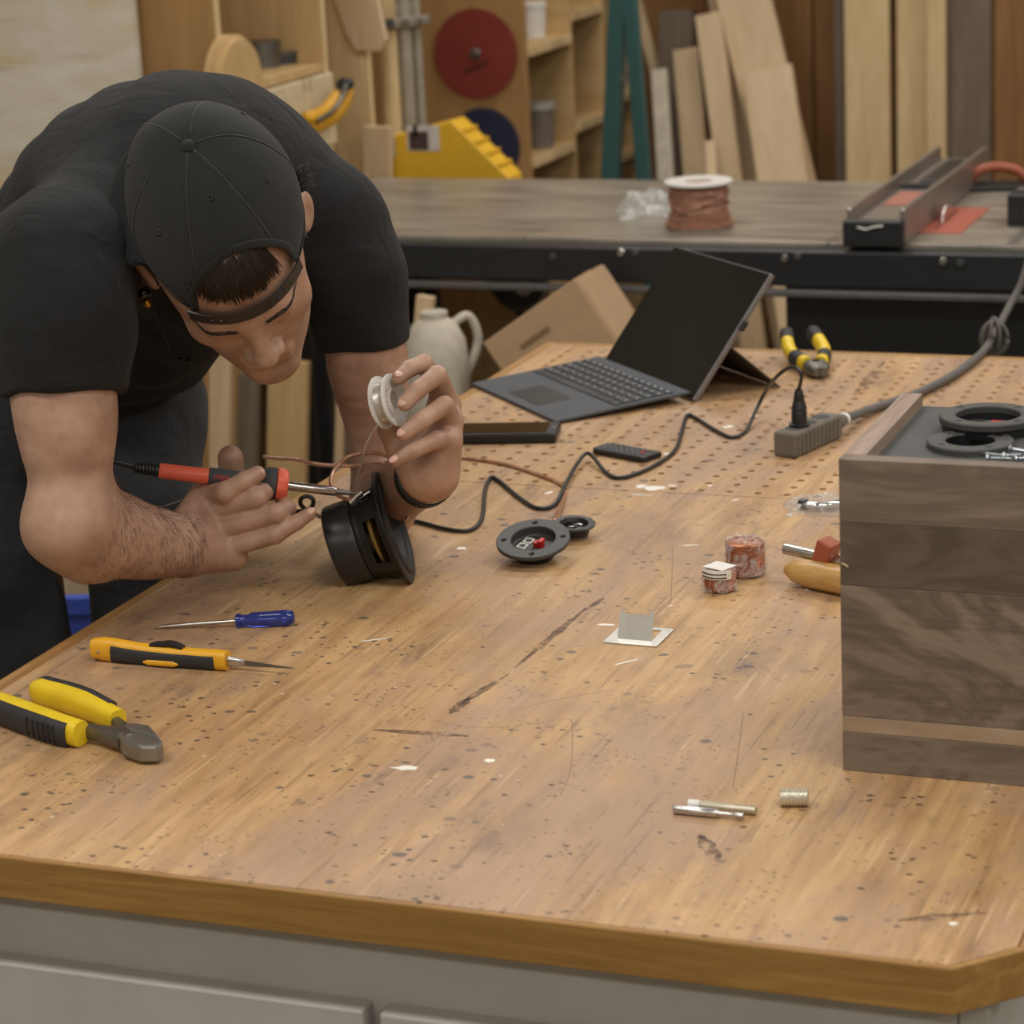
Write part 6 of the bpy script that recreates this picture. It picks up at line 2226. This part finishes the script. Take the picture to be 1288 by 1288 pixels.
# pipe clamps standing on end
yp = 5.97
for k, (xa, r_, mt, lb) in enumerate(((492, 0.023, M_MAPLE, 'wooden pipe clamp bar standing beside the red disc, nearest the tall board'), (512, 0.020, M_ALU, 'pale steel pipe clamp with two cast heads between two others'), (528, 0.013, M_ALU, 'slim pipe clamp standing right next to the red disc'))):
    xx = on_y(xa, 120, yp + 0.055 * k)[0]
    pc_ = thing('pipe_clamp', lb, 'clamp', xf((xx, yp + 0.055 * k, 0)))
    MB().cyl((0, 0, 0.001), (0, 0, 1.75), r_, n=16).build('pipe', plain('galvanised_pipe', (168, 160, 144), 0.5, 0.3) if k else M_PALE, pc_, smooth=True)
    zt = on_y(xa, 30, yp)[2]
    MB().box((0, -0.01, zt), (0.075, 0.045, 0.022)).box((-0.01, -0.03, zt + 0.02), (0.03, 0.03, 0.05)).build('head', plain('cast_clamp_head', (150, 142, 130), 0.5, 0.4), pc_, bevel=0.004)
bt_ = thing('wooden_mallet_handle', 'rounded pale wooden handle hooked on the pipe clamps', 'handle', xf(tuple(on_y(484, 10, yp - 0.06))))
MB().lathe([(0.0001, -0.03), (0.018, -0.028), (0.026, -0.015), (0.026, 0.12), (0.02, 0.14), (0.0001, 0.145)], n=20).build('grip', M_PALE, bt_, smooth=True)
MB().lathe([(0.012, -0.045), (0.020, -0.042), (0.020, -0.026)], n=16).build('ferrule', M_DARKGREY, bt_, smooth=True)

# second shelving unit: end panel carries the saw blades
y1, y2, y3, y4 = 6.70, y_at(722), y_at(764), y_at(806)
un = thing('shelving_unit', 'plywood shelving unit with saw blades hung on its end panel', 'shelving', xf((-3.2, y1, 0)))
dX2 = on_y(662, 100, y1)[0] + 3.2
XF2 = dX2 - 3.2
y2, y3, y4 = on_x(722, 100, XF2)[1], on_x(762, 100, XF2)[1], min(7.70, on_x(800, 100, XF2)[1])
slab('end_panel', 0, dX2, 0, 0.02, 0, 2.0, M_ENDP, un, 0.001)
for yy in (y2, y3, y4):
    slab('divider', 0, dX2, yy - y1 - 0.018, yy - y1, 0, 2.0, M_PLYX, un, 0.001)
slab('back_panel', 0, 0.012, 0.02, y4 - y1, 0, 2.0, M_ENDP, un)
shz = {}
for n_, (ys_, ye_, rowpx) in enumerate(((y1 + 0.02, y2 - 0.018, ((690, 52), (690, 192))), (y2, y3 - 0.018, ((745, 8), (745, 148))), (y3, y4 - 0.018, ((780, 120), (780, 195))))):
    for q_, (px, py) in enumerate(rowpx):
        z = on_x(px, py, XF2)[2]
        shz[(n_, q_)] = z
        slab('shelf', 0.012, dX2, ys_ - y1, ye_ - y1, z - 0.022, z, M_SHELF, un, 0.001)
        slab('shelf_lip', dX2, dX2 + 0.006, ys_ - y1, ye_ - y1, z - 0.024, z + 0.001, M_PALE, un, 0.001)
# blades
def disc(name, px, py, rpx, mat, label):
    c = on_y(px, py, y1 - 0.012)
    r_ = rpx / 452.0
    o = thing(name, label, 'saw blade', xf((c[0], y1 - 0.004, c[2])))
    m = MB()
    n = 48
    pts = []
    for i in range(n * 2):
        a = 2 * math.pi * i / (2 * n)
        rr_ = r_ * (1.0 if i % 2 else 0.965)
        pts.append((rr_ * math.cos(a), rr_ * math.sin(a)))
    m.prism(pts, 0, 0.003, frame((0, 0, 0), (0, -1, 0), (1, 0, 0)))
    m.build('plate', mat, o)
    MB().lathe([(0.0001, 0.009), (0.010, 0.009), (0.016, 0.006), (0.016, 0.003)], frame((0, 0, 0), (0, -1, 0)), 20).build('hub', M_GREYSTEEL, o, smooth=True)
    MB().box((-0.012, -0.0035, -0.035), (0.075, 0.001, 0.010), Matrix.Rotation(-0.35, 4, 'Y')).build('print_mark', plain('faded_dark_print', (76, 32, 26), 0.6), o)
    return o


disc('red_saw_blade', 597, 68, 57, plain('dull_red_coating', (128, 50, 40), 0.5, 0, 0.08, 20), 'dull red coated saw blade hung on the shelving end panel')
disc('blue_saw_blade', 608, 184, 49, plain('navy_coating', (42, 46, 70), 0.4, 0, 0.1, 20), 'dark navy saw blade hung below the red one')


# tubs and boxes on the shelves
def tub(label, n_, q_, px, r_, h, mat, lidm=None, name='plastic_tub', off=0.09):
    y = on_x(px, 100, XF2 - off)[1]
    z = shz[(n_, q_)]
    o = thing(name, label, 'tub', xf((XF2 - off, y, z)))
    MB().lathe([(0.0001, 0), (r_ * 0.9, 0), (r_, h * 0.9), (0.0001, h * 0.9)], n=24).build('body', mat, o, smooth=True, angle=40)
    MB().lathe([(r_ * 1.06, h * 0.86), (r_ * 1.06, h), (0.0001, h)], n=24).build('lid', lidm or M_WHITE, o, smooth=True, angle=40)
    return o


M_CLOUD = plain('cloudy_tub_plastic', (170, 166, 156), 0.35)
tub('white lidded tub on the top shelf beside the red blade', 0, 0, 672, 0.042, 0.10, M_WHITE)
tub('cloudy tub with dark contents on the middle shelf', 0, 1, 676, 0.045, 0.13, plain('smoky_tub_plastic', (120, 112, 104), 0.3), M_CLOUD, off=0.06)
tub('cloudy tub with a blue label on the middle shelf', 0, 1, 700, 0.040, 0.15, M_CLOUD, off=0.10)
tub('pale tall tub on the shelf behind the ladder', 1, 1, 737, 0.050, 0.155, plain('pale_grey_tub', (176, 172, 160), 0.5), off=0.08)
tub('tiny grey tub behind the ladder legs', 2, 0, 778, 0.030, 0.05, M_CLOUD, plain('blue_lid', (44, 54, 130), 0.4), off=0.05)
p = on_x(706, 130, XF2 + 0.0)
o = bpy.data.objects['plastic_tub.002'] if 'plastic_tub.002' in bpy.data.objects else None
if o:
    MB().box((0.035, -0.020, 0.10), (0.012, 0.030, 0.045), Matrix.Rotation(-0.6, 4, 'Z')).build('blue_label', plain('blue_label_paper', (60, 72, 150), 0.5), o)

# yellow tool case with sloping end on a low cupboard behind the saw
yc0 = 5.80
cp_ = [on_y(a, b, yc0) for a, b in ((462, 180), (567, 152), (640, 224), (640, 250), (462, 250))]
case = thing('yellow_tool_case', 'yellow tool case with sloping end and picture labels behind the saw', 'tool case', xf((cp_[0][0], yc0, cp_[4][2])))
M_YCASE = plain('yellow_case_plastic', (222, 176, 42), 0.5, 0, 0.06, 20)
MB().prism([(p[0] - cp_[0][0], p[2] - cp_[4][2]) for p in cp_], -0.09, 0, frame((0, 0, 0), (0, -1, 0), (1, 0, 0))).build('shell', M_YCASE, case, bevel=0.004)
for a, b, c, d in ((475, 497, 170, 197), (511, 553, 158, 190)):
    q0, q1 = on_y(a, c, yc0 - 0.003), on_y(b, d, yc0 - 0.003)
    lbm = MB().box(((q0[0] + q1[0]) / 2 - cp_[0][0], -0.0015, (q0[2] + q1[2]) / 2 - cp_[4][2]), (q1[0] - q0[0], 0.002, q0[2] - q1[2]), ).build('picture_label', plain('white_label_paper', (206, 200, 194), 0.5), case)
    MB().box(((q0[0] + q1[0]) / 2 - cp_[0][0] - 0.012, -0.003, q1[2] - cp_[4][2] + 0.025), ((q1[0] - q0[0]) * 0.6, 0.001, 0.045)).box(((q0[0] + q1[0]) / 2 - cp_[0][0] - 0.020, -0.003, q1[2] - cp_[4][2] + 0.05), (0.012, 0.001, 0.03)).build('picture', plain('dark_label_picture', (72, 54, 50), 0.6), lbm)
for t in np.linspace(0.2, 0.8, 4):
    qq = cp_[1] * (1 - t) + cp_[2] * t
    MB().box((qq[0] - cp_[0][0] + 0.002, 0.045, qq[2] - cp_[4][2] + 0.002), (0.010, 0.08, 0.010), ).build('ridge', M_YCASE, case, bevel=0.002)
cupb = slab('low_cupboard', 0, 0.48, 0, 0.13, 0, cp_[4][2] - 0.001, M_SHELF)
cupb.location = (cp_[0][0] - 0.01, yc0 - 0.02, 0)
tag(cupb, 'low plywood cupboard carrying the yellow tool case', 'cupboard')

# ------------------------------------------------------------------ step ladder
yl = 6.95
lad = thing('step_ladder', 'teal green step ladder standing in front of the shelving', 'ladder', xf((on_y(790, 200, yl)[0], yl, 0)))
M_TEAL = plain('teal_fibreglass', (44, 84, 84), 0.45, 0, 0.06)
ox = on_y(790, 200, yl)


def ladder_rail(pa, pb, y0, y1_, w):
    a, b = on_y(*pa, y0), on_y(*pb, y1_)
    d_ = b - a
    a = a - d_ * (a[2] - 0.002) / d_[2]
    b = b + d_ * 0.35
    m = MB()
    z = Vector(b - a)
    m.box((0, 0, z.length / 2), (w, 0.03, z.length), frame(Vector(a) - Vector((ox[0], yl, 0)), z, (1, 0, 0)))
    return m.build('rail', M_TEAL, lad, bevel=0.004), a, b


_, a1, b1_ = ladder_rail((767, 222), (777, 0), yl - 0.10, yl - 0.06, 0.046)
_, a2, b2_ = ladder_rail((810, 222), (793, 0), yl - 0.10, yl - 0.06, 0.040)
_, a3, b3_ = ladder_rail((776, 222), (785, 0), yl + 0.20, yl + 0.12, 0.020)
for z in (0.28, 0.56, 0.965, 1.12):
    q0, q1 = a1 + (b1_ - a1) * z / (b1_[2]), a2 + (b2_ - a2) * z / (b2_[2])
    MB().box(((q0[0] + q1[0]) / 2 - ox[0], (q0[1] + q1[1]) / 2 - yl + 0.02, z), (abs(q1[0] - q0[0]), 0.06, 0.012)).build('step', M_ALU, lad, bevel=0.002)

# ------------------------------------------------------------------ timber rack: boards leaning on the plank wall
def leaner(label, px0, px1, top, bot_px0, y, mat, t=0.025, dy=0.25, zmax=None, name='leaning_board'):
    """Board whose visible foot is at bot_px0 (left side) where the saw hides it, and whose head is at pixel row top."""
    zt = None
    a = on_y(bot_px0 + (px1 - px0) / 2, 228, y)
    if top is None:
        b = on_y((px0 + px1) / 2, 0, y + 0.12)
        d_ = b - a
        b = b + d_ * 1.6
    else:
        b = on_y((px0 + px1) / 2, top, y + 0.12)
    d_ = b - a
    foot = a - d_ * (a[2] - 0.006) / d_[2]
    w_ = (px1 - px0) / (FPX / float(np.dot(a - CAM, FW))) / math.cos(_yaw)
    return stick(name, label, foot, b, w_, t, mat)


G = None
leaner('white painted strip leaning beside the ladder', 820, 838, 88, 829, 7.12, plain('off_white_paint', (196, 186, 166), 0.6))
leaner('medium maple board leaning next to the white strip', 848, 878, 62, 862, 7.28, M_MAPLE)
leaner('short stub of wood leaning between the maple boards', 888, 900, 180, 890, 7.05, M_MAPLE)
leaner('narrow pale board with sawn edge leaning behind the wide maple offcut', 876, 905, 18, 905, 7.20, M_MAPLE, 0.03)
leaner('tall pale board leaning behind the wide maple offcut', 905, 968, None, 960, 7.25, M_MAPLE, 0.025)
leaner('tall narrow maple strip leaning left of the tall pale board', 893, 918, None, 936, 7.36, M_MAPLE, 0.025)
leaner('wide maple offcut with a square top leaning in front', 936, 995, 88, 956, 7.14, M_MAPLE, 0.03)
leaner('dark brown short board at an angle behind the white strip', 832, 874, 14, 826, 7.44, M_GREYWOOD, 0.04)
for lb, xa, xb, y, mt in (('thin grey strip standing left of the pine boards', 1050, 1062, 7.40, M_GREYWOOD), ('clear pine board standing against the plank wall, first of two', 1063, 1118, 7.36, M_PALE),
                          ('wide pale pine board standing left of the grey one', 1128, 1176, 7.40, M_PALE), ('narrow pine board overlapping the wide pale one', 1166, 1189, 7.36, M_PALE), ('weathered grey board standing among the pine boards', 1192, 1246, 7.40, M_GREYWOOD),
                          ('amber brown board standing right of the grey one', 1250, 1310, 7.42, M_AMBERWALL)):
    vboard('standing_board', xa, xb, y, 2.2, mt, lb, t=0.025)
# clutter leaning between ladder and boards
stick('pale_pole', 'round pale pole leaning diagonally behind the ladder', on_y(850, 90, 7.55) * np.array([1, 1, 0]) + np.array([0.18, 0, 0.01]), on_y(800, 0, 7.6), 0.03, 0.03, M_MAPLE, 'pole')
